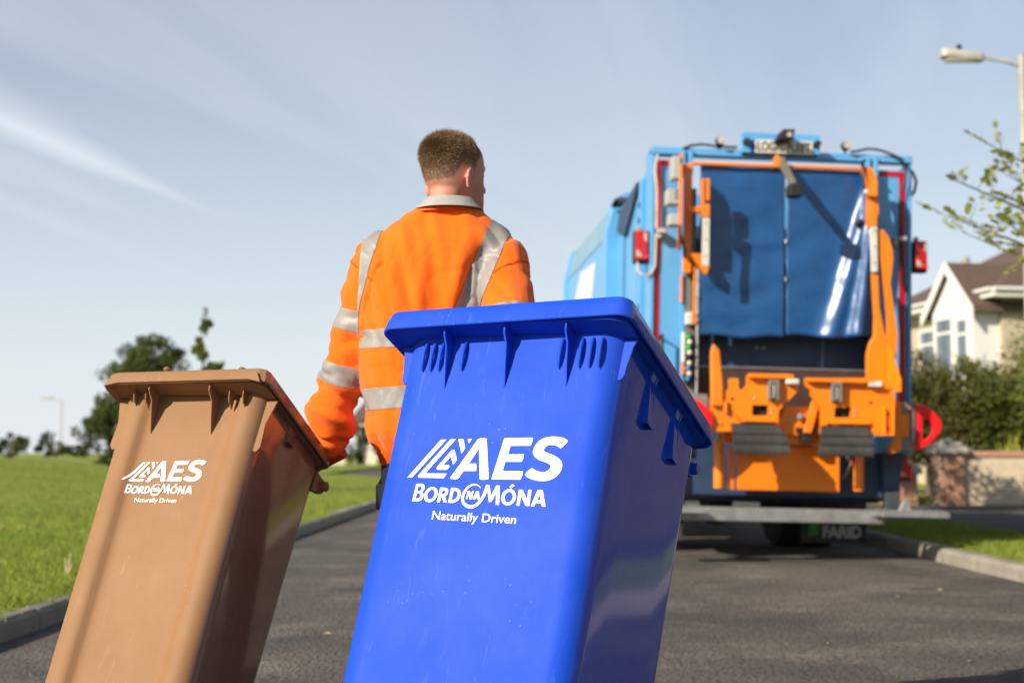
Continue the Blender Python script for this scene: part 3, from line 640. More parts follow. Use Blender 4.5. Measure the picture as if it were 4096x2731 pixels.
# ---- hair
HAIRLINE = [(-.11, -.038), (-.075, -.036), (-.045, -.020), (-.025, .012), (.0, .010), (.02, .004), (.035, .03), (.06, .052), (.10, .070)]
M_scalp = mat('cropped_hair_scalp', (.27, .155, .09), rough=.7, var=.2, vscale=160)
body.materials.append(M_scalp); HRi = HR.transposed(); vs = []; fs = []
polys = []
for p in body.polygons:
    c = p.center
    if c.z < 1.66: continue
    q = HRi @ (c - HC)
    if abs(q.x) > .084 or (abs(q.x) > .0725 and q.z < .01 and -.04 < q.y < .02): continue
    ln = interp(HAIRLINE, q.y) + .006 * noise.noise(c * 60)
    if q.z > ln:
        p.material_index = 1 if q.z > ln + .010 + .012 * noise.noise(c * 110) else 0; polys.append((c.copy(), p.normal.copy(), q, q.z - ln))
for i in range(60000):
    c, n_, q, dz = polys[rnd.randrange(len(polys))]
    if dz < .03 and rnd.random() > .12 + dz * 28: continue
    c = c + Vector((rnd.gauss(0, .0015), rnd.gauss(0, .0015), rnd.gauss(0, .0015)))
    L_ = lerp(.0015, .018, sstep(.015, .12, dz)) * rnd.uniform(.55, 1.25 + .35 * sstep(.07, .11, q.z)) * lerp(1, .75, sstep(.0, -.08, q.y) * sstep(.06, .0, q.z))
    whorl = HRi @ Vector((0, 0, 0)); sw_ = Vector((-(q.y + .055), q.x, 0)); sw_ = HR @ sw_
    flow = Vector((0, 0, -.55)) * sstep(.09, .02, q.z) + HR @ Vector((q.x * 2.5, (q.y + .05) * 5.5, 0)) * sstep(.05, .09, q.z) + sw_ * 3
    d = (n_ * (.75 + .25 * sstep(.06, .1, q.z)) + flow * .9 + Vector((rnd.gauss(0, .22), rnd.gauss(0, .22), rnd.gauss(0, .22)))).normalized()
    t = d.cross(Vector((rnd.gauss(0, 1), rnd.gauss(0, 1), rnd.gauss(0, 1)))).normalized() * rnd.uniform(.00022, .0004)
    o = len(vs); m1 = c + d * L_ * .55; m2 = c + (d + flow * .22).normalized() * L_
    vs += [c - t - n_ * .001, c + t - n_ * .001, m1 - t * .8, m1 + t * .8, m2]; fs += [(o, o + 1, o + 3, o + 2), (o + 2, o + 3, o + 4)]
me = bpy.data.meshes.new('hair'); me.from_pydata([tuple(v) for v in vs], [], fs); h_ = link_mesh('hair', me, M_hair, person); tag(h_, kind='stuff')
# ---- sweatshirt, tape, cuffs, waistband, collar
shirt = link_mesh('sweatshirt', sw, M_orange, person)
def tape(name, cuts, test, parent=shirt, off=.0022):
    b = bmesh.new(); b.from_mesh(sw)
    for co, no in cuts:
        bmesh.ops.bisect_plane(b, geom=b.verts[:] + b.edges[:] + b.faces[:], plane_co=co, plane_no=no, dist=1e-5)
    b.normal_update(); kill = [f for f in b.faces if not test(f.calc_center_median())]
    bmesh.ops.delete(b, geom=kill, context='FACES')
    for v in b.verts: v.co += v.normal * off
    me = bpy.data.meshes.new(name); b.to_mesh(me); b.free(); me.shade_smooth(); return link_mesh(name, me, M_silver, parent)
def zband(z0, z1, tilt):
    no = Vector((-tilt, 0, 1)).normalized(); c0, c1 = Vector((-.2, 0, z0)), Vector((-.2, 0, z1))
    tape('reflective_band', [(c0, no), (c1, no)], lambda p: (p - c0).dot(no) > 0 and (p - c1).dot(no) < 0 and arm_of(p) == 0)
zband(1.222, 1.273, .0); zband(1.050, 1.109, .05)
def strap(i0, i1, o0, o1, side):
    def pl(a, b): d = Vector((b[0] - a[0], 0, b[1] - a[1])).normalized(); return Vector((a[0], 0, a[1])), Vector((-d.z, 0, d.x)) * -1
    ci, ni = pl(i0, i1); co, no = pl(o0, o1)
    def test(p): return p.z > 1.274 and ((p - ci).dot(ni) > 0) != ((p - co).dot(no) > 0) and p.x * side > -.02
    tape('shoulder_strap', [(ci, ni), (co, no), (Vector((0, 0, 1.274)), Vector((0, 0, 1)))], test)
strap((.142, 1.585), (.040, 1.33), (.197, 1.557), (.108, 1.33), 1)
strap((-.172, 1.543), (-.212, 1.39), (-.224, 1.505), (-.230, 1.39), -1)
def sband(A_, s0, s1, side, xc):
    def at_s(s):
        i = int(s); a, b = Vector(A_[i][0]), Vector(A_[i + 1][0]); return a.lerp(b, s - i), (b - a).normalized()
    c0, d0 = at_s(s0); c1, d1 = at_s(s1); d0 = d1 = (d0 + d1 + Vector((0, 0, -.6))).normalized()
    tape('sleeve_band', [(c0, d0), (c1, d1), (Vector((xc, 0, 0)), Vector((1, 0, 0)))], lambda p: (p.x - xc) * side > 0 and (p - c0).dot(d0) > 0 and (p - c1).dot(d1) < 0)
sband(ARML, 2.52, 3.03, -1, -.229); sband(ARML, 3.9, 4.5, -1, -.231); sband(ARMR, 2.55, 3.0, 1, .138); sband(ARMR, 3.5, 3.95, 1, .15)
def seam(A_, s, side, xc):
    i = int(s); a, b = Vector(A_[i][0]), Vector(A_[i + 1][0]); c0 = a.lerp(b, s - i); d0 = (b - a + Vector((.55 * side * (b - a).length, 0, -.2 * (b - a).length))).normalized(); c1 = c0 + d0 * .005
    o = tape('seam', [(c0, d0), (c1, d0)], lambda p: (p.x - xc) * side > 0 and (p - c0).dot(d0) > 0 and (p - c1).dot(d0) < 0, off=.0016); o.data.materials[0] = M_rib
seam(ARML, 1.55, -1, -.19); seam(ARMR, 1.6, 1, .15)
m_ = MB(); rings = []
for z, e in ((.945, .0), (.938, .004), (.930, .003), (.915, -.004), (.895, -.010), (.880, -.014), (.874, -.018)):
    rg = ell(-.010, 0, z, .168 + e, .124 + e, 72, 2.4)
    rings.append([p + (p - Vector((-.01, 0, z))).normalized() * .0022 * math.sin(k * math.pi) for k, p in enumerate(rg)])
m_.loft(rings); build(m_, 'waistband', M_rib, person, smooth=60)
for A_, gp in ((ARML, gl), (ARMR, gr)):
    a, b = Vector(A_[-1][0]), gp; d = (b - a).normalized(); m_ = MB(); m_.tube([a - d * .03, a - d * .012, a + d * .01, a + d * .03], [.040, .038, .035, .033], 20); build(m_, 'cuff', M_rib, person, smooth=60)
m_ = MB()
def crg(z, e, tilt=.0): 
    return [Vector((p.x, p.y, p.z - .020 * sstep(-.03, .08, p.y - .0))) for p in ell(.020, -.002, z, .062 + e, .066 + e, 36, 2.1)]
m_.loft([crg(1.630, .006), crg(1.645, .004), crg(1.651, .003), crg(1.653, .006), crg(1.650, .010), crg(1.638, .020), crg(1.624, .036), crg(1.620, .038), crg(1.620, .032)], cap=False); build(m_, 'shirt_collar', M_collar, person, smooth=70)
m_ = MB(); m_.loft([ell(.013, -.008, z, .083 + e, .071 + e, 40, 2.3) for z, e in ((1.610, .008), (1.618, .004), (1.628, .000), (1.632, -.005), (1.626, -.008))], cap=False); build(m_, 'neckband', M_orange, person, smooth=70)
# ---- trousers, boots, belt pouch
m_ = MB(); m_.loft([ell(-.008, 0, z, a, b, 28, 2.4) for z, a, b in ((.78, .160, .122), (.84, .164, .124), (.90, .164, .122), (.925, .160, .118))])
for A_ in (LEGL, LEGR): m_.tube([p for p, r in A_], [r + .022 for p, r in A_], 18)
tm = remeshed(m_, .009, 5, 'trousers')
for v in tm.vertices: v.co += v.normal * (.006 * noise.noise(v.co * 9) + .004 * noise.noise((v.co.x * 8, v.co.y * 8, v.co.z * 26)))
tm.shade_smooth(); link_mesh('trousers', tm, M_trouser, person)
for (x, y, z) in ((-.05, .11, .0), (.10, -.27, .03)):
    m_ = MB()
    m_.loft([[Vector((x + a * math.cos(t * .3142) * (1 if math.sin(t * .3142) < 0 else .92), y + .045 + b * math.sin(t * .3142), z + h)) for t in range(20)] for a, b, h in ((.048, .145, 0), (.052, .15, .012), (.052, .15, .03), (.05, .14, .06), (.046, .10, .09))] )
    m_.tube([(x, y, z + .07), (x, y, z + .12), (x, y, z + .19)], [.055, .055, .058], 14); build(m_, 'boot', M_black, person, smooth=50)
m_ = MB(); m_.box(-.178, -.155, -.05, .0, .775, .845); m_.cyl((-.163, -.02, .84), (-.150, -.02, .885), .006, 8); build(m_, 'belt_pouch', M_black, person, bevel=.005)

# ================================================================ refuse truck
T_ = empty('refuse_truck', (2.335, 12.3, 0), (0, R(1.3), R(4.0)), 'blue refuse collection truck with orange bin lift at its rear', 'truck')
T_.rotation_mode = 'XYZ'
M_tb = mat('truck_blue_paint', (.105, .36, .68), rough=.33, var=.06, vscale=2, coat=.2, dirt=.18, dirtcol=(.20, .24, .26))
M_tbd = mat('truck_dark_blue_and_shade', (.025, .055, .12), rough=.5, var=.2, vscale=3, dirt=.4, dirtcol=(.05, .045, .04))  # dark blue steel; also carries the painted shade of the right step leg
M_to = mat('truck_orange_paint', (.92, .225, .003), rough=.36, var=.05, vscale=3, coat=.15, dirt=.45, dirtcol=(.30, .11, .02))
M_tred = mat('red_reflective_tape', (.42, .004, .015), rough=.4)
M_redpl = mat('red_plastic_guard', (.85, .008, .012), rough=.42, var=.05)
M_lens = mat('red_lamp_lens', (.50, .006, .012), rough=.12, coat=.5, var=.1, vscale=40)
M_clear = mat('clear_lamp_lens', (.55, .45, .38), rough=.15, coat=.5)
M_vinyl = mat('blue_vinyl_curtain', (.008, .072, .225), rough=.31, var=.10, vscale=5, spec=.6, bump=.25, bscale=14)
M_olive = mat('olive_grey_channel', (.17, .155, .115), rough=.6)
M_boxg = mat('grey_junction_box', (.42, .41, .38), rough=.55, var=.06)
M_wht = mat('white_paint', (.72, .69, .62), rough=.5, dirt=.3)
M_rub = mat('black_rubber', (.035, .032, .030), rough=.75, bump=.3, bscale=40, dirt=.5, dirtcol=(.12, .11, .10))
M_galv = mat('galvanised_steel', (.42, .42, .41), rough=.5, metal=.7, var=.15, vscale=9, dirt=.4, dirtcol=(.25, .24, .22))
M_dk = mat('chassis_black', (.012, .012, .013), rough=.7, dirt=.4, dirtcol=(.05, .045, .04))
M_greyp = mat('grey_steel_plate', (.20, .19, .175), rough=.6)
M_hose = mat('black_hose', (.014, .014, .015), rough=.45)
M_cream = mat('cream_conduit', (.55, .48, .38), rough=.6)
M_green = mat('green_print', (.03, .32, .03), rough=.6); M_bluek = mat('blue_knob', (.05, .2, .5), rough=.4); M_greenk = mat('green_knob', (.03, .45, .06), rough=.4)
M_print = mat('grey_print', (.45, .45, .44), rough=.6); M_ink = mat('black_ink', (.02, .02, .02), rough=.5); M_euro = mat('blue_plate_band', (.01, .04, .35), rough=.4)
def TB(name, m, boxes, par=None, bevel=.006, **k):
    q = MB()
    for b_ in boxes: q.box(*b_)
    return build(q, name, m, par or T_, bevel=bevel, **k)
def TPR(name, m, poly, axis, a0, a1, par=None, bevel=.005):
    return build(MB().prism(poly, axis, a0, a1), name, m, par or T_, bevel=bevel)
def TT(name, m, path, r, par=None, n=8): return build(MB().tube(path, r, n), name, m, par or T_, smooth=60)
def plate_with_holes(name, m, outer, holes, y0, y1, par=None):
    me = curve_fill([outer] + holes, name); b = bmesh.new(); b.from_mesh(me)
    for v in b.verts: v.co = Vector((v.co.x, y0, v.co.y))
    r_ = bmesh.ops.extrude_face_region(b, geom=b.faces[:])
    for v in [g for g in r_['geom'] if isinstance(g, bmesh.types.BMVert)]: v.co.y = y1
    bmesh.ops.recalc_face_normals(b, faces=b.faces); b.to_mesh(me); b.free(); return link_mesh(name, me, m, par or T_)
# --- compactor body, cab and chassis
bp_ = [(-1.27, 1.05), (1.17, 1.05), (1.20, 1.5), (1.20, 3.08), (1.12, 3.43), (1.0, 3.50), (-1.1, 3.50), (-1.22, 3.43), (-1.30, 3.08), (-1.30, 1.5)]
bod = TPR('body', M_tb, bp_, 'y', 2.15, 5.9, bevel=.02)
fr_ = [(x * 1.025 - .002, 1.0 + (z - 1.05) * 1.03) for x, z in bp_]
TPR('body_frame', M_tb, fr_, 'y', 1.95, 2.2, bod, .012); TPR('body_frame', M_tb, fr_, 'y', 5.8, 5.95, bod, .012)
TPR('white_graphic', mat('pale_blue_white_vinyl', (.62, .70, .74), rough=.4), [(2.9, 2.95), (4.3, 3.0), (5.2, 2.55), (4.2, 1.9), (3.4, 1.7), (3.3, 2.4)], 'x', -1.306, -1.302, bod, 0); build(MB().add([(-1.300, 2.4, 3.085), (-1.300, 5.75, 3.085), (-1.222, 5.75, 3.425), (-1.222, 2.4, 3.425), (-1.296, 2.4, 3.09), (-1.296, 5.75, 3.09), (-1.218, 5.75, 3.43), (-1.218, 2.4, 3.43)], [(0, 1, 2, 3), (4, 7, 6, 5), (0, 3, 7, 4), (1, 5, 6, 2), (0, 4, 5, 1), (3, 2, 6, 7)]).__class__().add([(-1.306, 2.4, 3.085), (-1.306, 5.75, 3.085), (-1.228, 5.75, 3.425), (-1.228, 2.4, 3.425), (-1.296, 2.4, 3.09), (-1.296, 5.75, 3.09), (-1.218, 5.75, 3.43), (-1.218, 2.4, 3.43)], [(0, 1, 2, 3), (4, 7, 6, 5), (0, 3, 7, 4), (1, 5, 6, 2), (0, 4, 5, 1), (3, 2, 6, 7)]), 'chamfer_reflection', mat('grey_teal_reflection', (.20, .36, .46), rough=.3), bod)  # grey-teal sheet paints the sky's reflection on the blue chamfer
cab = TPR('cab', M_wht, [(6.3, .55), (8.4, .55), (8.45, 1.5), (8.25, 2.75), (7.9, 2.95), (6.3, 2.95)], 'x', -1.18, 1.08, bevel=.05)
TPR('windscreen', M_clear, [(8.452, 1.55), (8.30, 2.6), (8.27, 2.6), (8.42, 1.55)], 'x', -1.0, .9, cab)
for s in (-1, 1): TB('side_window', M_ink, [(-1.186 if s < 0 else 1.082, -1.18 if s < 0 else 1.088, 6.9, 8.0, 1.7, 2.6)], cab); TB('mirror', M_dk, [(-1.42 if s < 0 else 1.18, -1.25 if s < 0 else 1.35, 8.0, 8.1, 1.8, 2.3)], cab)
ch = TB('chassis', M_dk, [(-.5, -.4, .3, 8.3, .55, .85), (.3, .4, .3, 8.3, .55, .85), (-.9, .8, 3.2, 5.2, .45, .95), (-.5, .4, 1.9, 2.3, .45, .6)])
def wheel_(x, y, s):
    prof = [(.24, .12), (.30, .15), (.44, .15), (.49, .12), (.5, .06), (.5, -.06), (.49, -.12), (.44, -.15), (.30, -.15), (.24, -.12)]
    mbw = MB(); mbw.loft([[Vector((x + b, y + a * math.cos(t * .2244), .49 + .0227 * x + a * math.sin(t * .2244))) for t in range(28)] for a, b in prof]); w = build(mbw, 'wheel', M_tyre, T_, smooth=40)
    mbw = MB(); mbw.cyl((x - .05, y, .49 + .0227 * x), (x + .05, y, .49 + .0227 * x), .25, 20); build(mbw, 'rim', M_wht, w, smooth=40)
for x, y in ((-1.0, 2.2), (-.68, 2.2), (.58, 2.2), (.90, 2.2), (-.98, 6.9), (.88, 6.9)): wheel_(x, y, 1)
# --- tailgate shell: open-topped hopper
TB('column', M_tb, [(-1.20, -1.165, 0, .30, .95, 3.56)]); TB('column', M_tb, [(1.085, 1.115, 0, .30, .95, 3.50)])
lp = TB('rear_panel', M_tb, [(-1.165, -.885, .035, .075, .95, 3.46), (-.925, -.885, .005, .036, .95, 3.3)]); rp_ = TB('rear_panel', M_tb, [(.80, 1.085, .035, .075, .95, 3.44), (.80, .83, .005, .036, .95, 3.3)])
TB('red_marking', M_tred, [(-1.164, -1.112, .026, .034, .98, 3.455), (-1.11, -.93, .026, .034, 3.405, 3.455)], lp, 0); TB('red_marking', M_tred, [(1.012, 1.066, .026, .034, .98, 3.43), (.83, 1.010, .026, .034, 3.385, 3.43)], rp_, 0)
TB('top_beam', M_tb, [(-1.20, 1.115, -.02, .12, 3.50, 3.562)]);
for x in (-.90, .74): TB('beam_bracket', M_tb, [(x - .055, x - .012, -.06, .1, 3.33, 3.535), (x + .012, x + .055, -.06, .1, 3.33, 3.535), (x - .055, x + .055, .02, .1, 3.36, 3.5)])
# side walls, seen on the left
TPR('side_wall', M_tb, [(.3, .95), (2.0, 1.0), (2.05, 3.05), (1.1, 3.15), (.3, 3.42)], 'x', -1.20, -1.16); TPR('side_wall', M_tb, [(.3, .95), (2.0, 1.0), (2.05, 3.05), (1.1, 3.15), (.3, 3.42)], 'x', 1.06, 1.10)
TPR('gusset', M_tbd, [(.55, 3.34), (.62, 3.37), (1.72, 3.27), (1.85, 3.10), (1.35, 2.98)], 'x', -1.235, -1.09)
TB('side_rib', M_tb, [(-1.235, -1.20, .36, .46, 1.0, 3.35)]); TB('side_rib', M_tb, [(-1.225, -1.20, .62, .66, 1.0, 3.2)]); TB('seam_seal', M_hose, [(-1.206, -1.20, 1.50, 1.53, 1.1, 3.06)], None, 0)
for z in (3.12, 2.98, 2.2, 1.95): build(MB().sphere((-1.24, .41, z), (.012, .03, .03), 10, 6), 'bolt', M_tbd, T_, smooth=60)
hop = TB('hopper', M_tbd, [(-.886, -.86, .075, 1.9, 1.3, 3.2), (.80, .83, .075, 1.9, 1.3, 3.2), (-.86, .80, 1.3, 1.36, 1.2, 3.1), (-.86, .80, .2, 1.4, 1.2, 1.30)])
TB('hopper_flap', M_tbd, [(-.858, .798, .22, .26, 1.66, 2.6)], hop, .004); TB('flap_bolt', M_galv, [(-.22, -.19, .21, .222, 1.84, 1.86), (-.16, -.13, .21, .222, 1.84, 1.86)], hop, 0)
TPR('compactor_blade', M_tbd, [(.45, 2.35), (1.3, 1.75), (1.3, 1.55), (.38, 2.2)], 'x', -.84, .78, hop)
TB('hopper_sill', mat('rusty_steel', (.055, .028, .02), rough=.6, dirt=.5, dirtcol=(.10, .06, .04)), [(-.86, .80, .02, .2, 1.30, 1.655)]); TB('sill_edge', M_galv, [(-.86, .80, .01, .05, 1.656, 1.668)], None, .002)
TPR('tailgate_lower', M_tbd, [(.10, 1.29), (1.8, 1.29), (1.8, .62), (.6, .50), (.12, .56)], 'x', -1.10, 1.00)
# grey channel, control box and valve levers on the left
TB('channel', M_olive, [(-.882, -.81, -.055, .0, 1.30, 3.2)]); TB('channel', M_greyp, [(.76, .80, -.045, .0, 1.30, 3.2)])
TB('control_box', M_wht, [(-.905, -.845, -.13, -.058, 2.005, 2.115)], None, .012); TB('control_box', M_to, [(-.842, -.812, -.125, -.058, 2.01, 2.11)])
for i in range(9):
    z = 1.90 - i * .045; k_m = (M_greenk, M_wht, M_greenk, M_wht, M_dk, M_wht, M_bluek, M_wht, M_bluek)[i]
    build(MB().sphere((-.885 + .012 * (i % 2), -.14, z), .024, 10, 7), 'valve_knob', k_m, T_, smooth=60)
TB('valve_block', M_dk, [(-.91, -.84, -.125, -.058, 1.50, 1.93)]); TB('valve_cover', M_wht, [(-.935, -.912, -.15, -.07, 1.68, 1.94)]); TB('marker', M_to, [(-.935, -.912, -.14, -.07, 1.58, 1.67)]); TB('marker', M_to, [(-.935, -.915, -.02, .004, 2.20, 2.45)])
TT('guide_rail', M_galv, [(-.80, -.10, 1.42), (-.80, -.10, 2.6)], .014); TT('guide_rail', M_to, [(-.825, -.10, 2.1), (-.83, -.10, 2.6)], .010)
for z in (1.55, 1.7, 1.85, 2.05, 2.25, 2.4): build(MB().sphere((-.80, -.118, z), .012, 8, 6), 'bolt', M_galv, T_, smooth=60)
TT('guide_rail', M_greyp, [(.84, -.10, 1.38), (.87, -.10, 2.0), (.86, -.08, 2.4)], .014)
TB('latch_plate', M_boxg, [(-1.15, -1.08, -.10, .03, 2.795, 2.835), (-1.14, -1.11, -.06, .03, 2.76, 2.80)]); TB('latch_plate', M_boxg, [(.97, 1.04, -.10, .03, 2.80, 2.835), (.94, .97, -.06, .03, 2.76, 2.83)])
TT('grab_handle', M_dk, [(-1.10, .03, 1.90), (-1.10, -.09, 1.92), (-1.10, -.09, 1.50), (-1.10, .03, 1.48)], .014)
# --- number plate board and fittings on the beam
nb = TB('plate_board', M_tb, [(-.428, .262, -.10, -.022, 3.522, 3.70)])
npl = TB('number_plate', mat('plate_cream', (.72, .68, .57), rough=.4), [(-.315, .195, -.112, -.102, 3.522, 3.636)], nb, .003); TB('plate_band', M_euro, [(-.352, -.317, -.112, -.102, 3.522, 3.634)], npl, .002)
me = text_mesh('LOGIC FLEET', 0, .03, 1.02); w_ = max(v.co.x for v in me.vertices)
link_mesh('plate_lettering', map_mesh(me, lambda x, y: Vector((-.300 + x / w_ * .475, -.1145, 3.541 + y * .112))), M_ink, npl)
for x in (-.395, .228): build(MB().cyl((x, -.16, 3.61), (x, -.10, 3.61), .03, 12), 'plate_lamp', M_dk, nb, smooth=40)
TPR('camera_hood', M_dk, [(-.113, 3.695), (-.012, 3.695), (-.030, 3.612), (-.160, 3.606)], 'y', -.30, -.102, nb); build(MB().cyl((-.065, -.315, 3.645), (-.065, -.29, 3.645), .022, 12), 'camera_lens', M_clear, nb, smooth=40)
for x, z in ((-.61, 3.615), (.507, 3.615)):
    l_ = build(MB().sphere((x, -.04, z + .008), (.042, .05, .042), 14, 10), 'work_lamp', M_dk, T_, smooth=60); build(MB().cyl((x, -.10, z + .008), (x, -.08, z + .008), .032, 14), 'lamp_glass', M_clear, l_, smooth=40)
    TB('lamp_foot', M_tb, [(x - .015, x + .015, -.02, .02, 3.56, 3.60)], l_, .003)
TT('hose', M_hose, [(x, y, z) for (x, z), y in zip(((-.96, 3.50), (-.919, 3.556), (-.86, 3.582), (-.755, 3.594), (-.605, 3.578), (-.455, 3.580)), (-.03,) * 6)], .011)
TT('hose', M_hose, [(x, -.05, z) for x, z in ((.55, 3.572), (.614, 3.582), (.705, 3.606), (.811, 3.598), (.918, 3.566), (1.01, 3.522), (1.048, 3.44), (1.04, 3.334), (.995, 3.227))], .011)
TT('hose', M_hose, [(x, .04, z) for x, z in ((1.04, 3.50), (1.085, 3.477), (1.140, 3.426), (1.170, 3.344), (1.152, 3.26), (1.10, 3.19))], .014)
TT('conduit', M_cream, [(x, -.025, z) for x, z in ((-1.15, 3.49), (-1.168, 3.40), (-1.17, 3.333), (-1.155, 3.2), (-1.152, 3.0), (-1.152, 2.84))], .013)
TT('lamp_cable', M_cream, [(-1.30, .06, 2.56), (-1.31, .0, 2.48), (-1.28, -.02, 2.44), (-1.24, -.02, 2.428), (-1.19, -.01, 2.447), (-1.155, .0, 2.52), (-1.150, .0, 2.80)], .010)
TT('hose', M_hose, [(1.0, -.02, 3.2), (.99, -.05, 3.1), (1.0, -.02, 3.0), (1.03, 0, 2.7), (1.03, 0, 2.45), (1.07, .0, 2.36)], .010)
for i in range(5): TT('hose', M_hose, [(-1.28 + .02 * i, 1.9, 3.36), (-1.25 + .025 * i, 1.85, 3.43 + .012 * (i % 3)), (-1.17 + .02 * i, 1.8, 3.41), (-1.12, 1.8, 3.33 - .02 * i)], .012)
# --- tail lamps
def lamp(x0, x1, z0, z1, y0, name='tail_lamp'):
    b_ = TB(name, M_dk, [(x0, x1, y0, y0 + .10, z0 - .02, z1)], None, .012); w = x1 - x0; h = z1 - z0
    TB('lens', M_lens, [(x0 + .008, x1 - .008, y0 - .025, y0 + .002, z0 + .004, z1 - .008)], b_, .012, segs=3)
    TPR('clear_lens', M_clear, [(x0 + .62 * w, z1 - .02), (x1 - .016, z1 - .03), (x1 - .016, z1 - .40 * h), (x0 + .68 * w, z1 - .34 * h)], 'y', y0 - .029, y0 - .02, b_)
    TPR('amber_lens', M_clear, [(x0 + .02, z0 + .03), (x0 + .58 * w, z0 + .03), (x0 + .45 * w, z0 + .26 * h), (x0 + .02, z0 + .38 * h)], 'y', y0 - .029, y0 - .02, b_)
    for q, r_ in ((.3, .92), (.85, .12)): build(MB().sphere((x0 + q * w, y0 - .024, z0 + r_ * h), (.018, .008, .018), 10, 6), 'reflector', M_redpl, b_, smooth=60)
    TB('lamp_bracket', M_galv, [((x0 + x1) / 2 - .02, (x0 + x1) / 2 + .02, y0 + .10, y0 + .14, z0, z1 + .05)], b_)
lamp(-1.336, -1.205, 2.567, 2.835, .05); lamp(1.15, 1.275, 2.563, 2.825, .05); lamp(1.00, 1.14, .73, .93, .06, 'lower_tail_lamp')
# --- curtains
def curtain(name, x0, x1, zt, zb, f):
    q = MB(); q.grid(lambda u_, v_: (lerp(x0, x1, u_), -.10 + f(u_, v_), lerp(zt, zb, v_) + .012 * math.sin(u_ * 9) * v_), 44, 48)
    o = build(q, name, M_vinyl, T_, smooth=180, fix=False); md = o.modifiers.new('t', 'SOLIDIFY'); md.thickness = .004; return o
def cf1(u_, v_): return .012 * noise.noise((u_ * 2.2, v_ * 3, 1)) * v_ + .008 * noise.noise((u_ * 3, v_ * 11, 4)) + .004 * math.sin(v_ * 34 + u_ * 3) * .6
def cf2(u_, v_):
    g1 = math.exp(-((u_ - (.93 - .42 * v_ ** 1.3)) / (.035 + .10 * v_)) ** 2); g2 = math.exp(-((u_ - (.99 - .20 * v_ ** 1.2)) / (.03 + .09 * v_)) ** 2)
    return -.075 * g1 * sstep(0, .35, v_) - .13 * g2 * sstep(.02, .4, v_) + .010 * noise.noise((u_ * 3, v_ * 9, 8)) + .012 * noise.noise((u_ * 2.4, v_ * 2.5, 2)) * v_ + .02 * u_ * v_
curtain('curtain', -.79, -.045, 3.392, 1.915, cf1); curtain('curtain', -.028, .74, 3.392, 1.935, cf2)
TT('curtain_rod', M_to, [(-.87, -.14, 3.40), (.70, -.14, 3.405)], .016, n=12)
for z in (3.2, 2.75, 2.42): build(MB().sphere((-.036, -.112, z), (.010, .008, .025), 8, 6), 'eyelet', M_galv, T_, smooth=60)
TPR('swing_lever', M_olive, [(-.62, 3.17), (-.57, 3.13), (-.16, 3.40), (-.16, 3.47), (-.22, 3.47)], 'x', -.118, -.082); TB('lever_block', M_dk, [(-.165, -.050, -.70, -.56, 3.04, 3.145)], None, .015); TPR('rod_clevis', M_to, [(-.15, 3.385), (-.12, 3.385), (-.115, 3.47), (-.14, 3.50), (-.16, 3.46)], 'y', -.20, -.10)
# --- bin lift: arms
twr = TPR('lift_tower', M_to, [(-.50, 3.30), (-.44, 3.42), (-.08, 3.42), (-.08, 2.65), (-.28, 2.62), (-.50, 2.80)], 'x', -.985, -.955)
for v_ in twr.data.vertices: v_.co.x -= .16 * (-.10 - v_.co.y)
TB('lift_arm', M_to, [(-.935, -.865, -.13, -.08, 2.45, 3.40)]); TPR('lift_arm_foot', M_to, [(-.90, 2.60), (-.80, 2.60), (-.735, 2.50), (-.76, 2.42), (-.79, 2.45), (-.84, 2.52)], 'y', -.28, -.20)
for z0, z1, x0 in ((3.19, 3.385, -1.05), (2.975, 3.105, -1.09), (2.80, 2.895, -1.07)): TB('junction_box', M_boxg, [(x0 - .055, -.986 - .05, -.50, -.34, z0, z1)], twr, .01)
for z in (3.02, 3.05, 3.08): TB('box_vent', M_dk, [(-1.085, -1.055, -.503, -.50, z, z + .012)], twr, 0)
TT('loop_cable', mat('yellow_cable', (.6, .4, .03), rough=.5), [(-1.03, -.42, 3.26), (-1.02, -.46, 3.22), (-1.00, -.47, 3.205), (-.99, -.45, 3.23), (-.99, -.42, 3.28)], .006)
TT('box_cable', M_hose, [(-1.03, -.42, 3.20), (-1.03, -.44, 3.14), (-1.03, -.42, 3.09)], .010); TT('box_cable', M_hose, [(-1.03, -.42, 2.98), (-1.02, -.44, 2.93), (-1.03, -.42, 2.88)], .010); TT('box_cable', M_hose, [(-1.02, -.40, 2.81), (-1.0, -.36, 2.72), (-.95, -.28, 2.62), (-.93, -.16, 2.58)], .012)
al = TB('arm_block', M_to, [(-.838, -.772, -.44, -.36, 2.885, 3.0), (-.838, -.815, -.42, -.36, 2.99, 3.22)]); TB('white_strip', M_wht, [(-.832, -.772, -.43, -.41, 2.475, 2.882)], al, .003)
TB('arm_link', M_to, [(-.95, -.82, -.40, -.33, 2.93, 2.98)], al); TB('rocker', M_to, [(-.80, -.77, -.42, -.36, 3.03, 3.22)], al)
for z in (2.84, 2.70, 2.56): build(MB().sphere((-.802, -.433, z), (.008, .004, .008), 8, 6), 'bolt', M_greyp, al, smooth=60); build(MB().sphere((.672, -.333, z), (.008, .004, .008), 8, 6), 'bolt', M_greyp, T_, smooth=60)
TPR('lift_arm', M_to, [(.594, 3.391), (.661, 3.378), (.706, 3.244), (.711, 2.979), (.696, 2.964), (.697, 2.873), (.637, 2.871), (.622, 2.976), (.632, 3.241), (.587, 3.351)], 'y', -.33, -.22)
TPR('white_strip', M_wht, [(.637, 2.871), (.698, 2.870), (.704, 2.485), (.651, 2.479)], 'y', -.328, -.30)
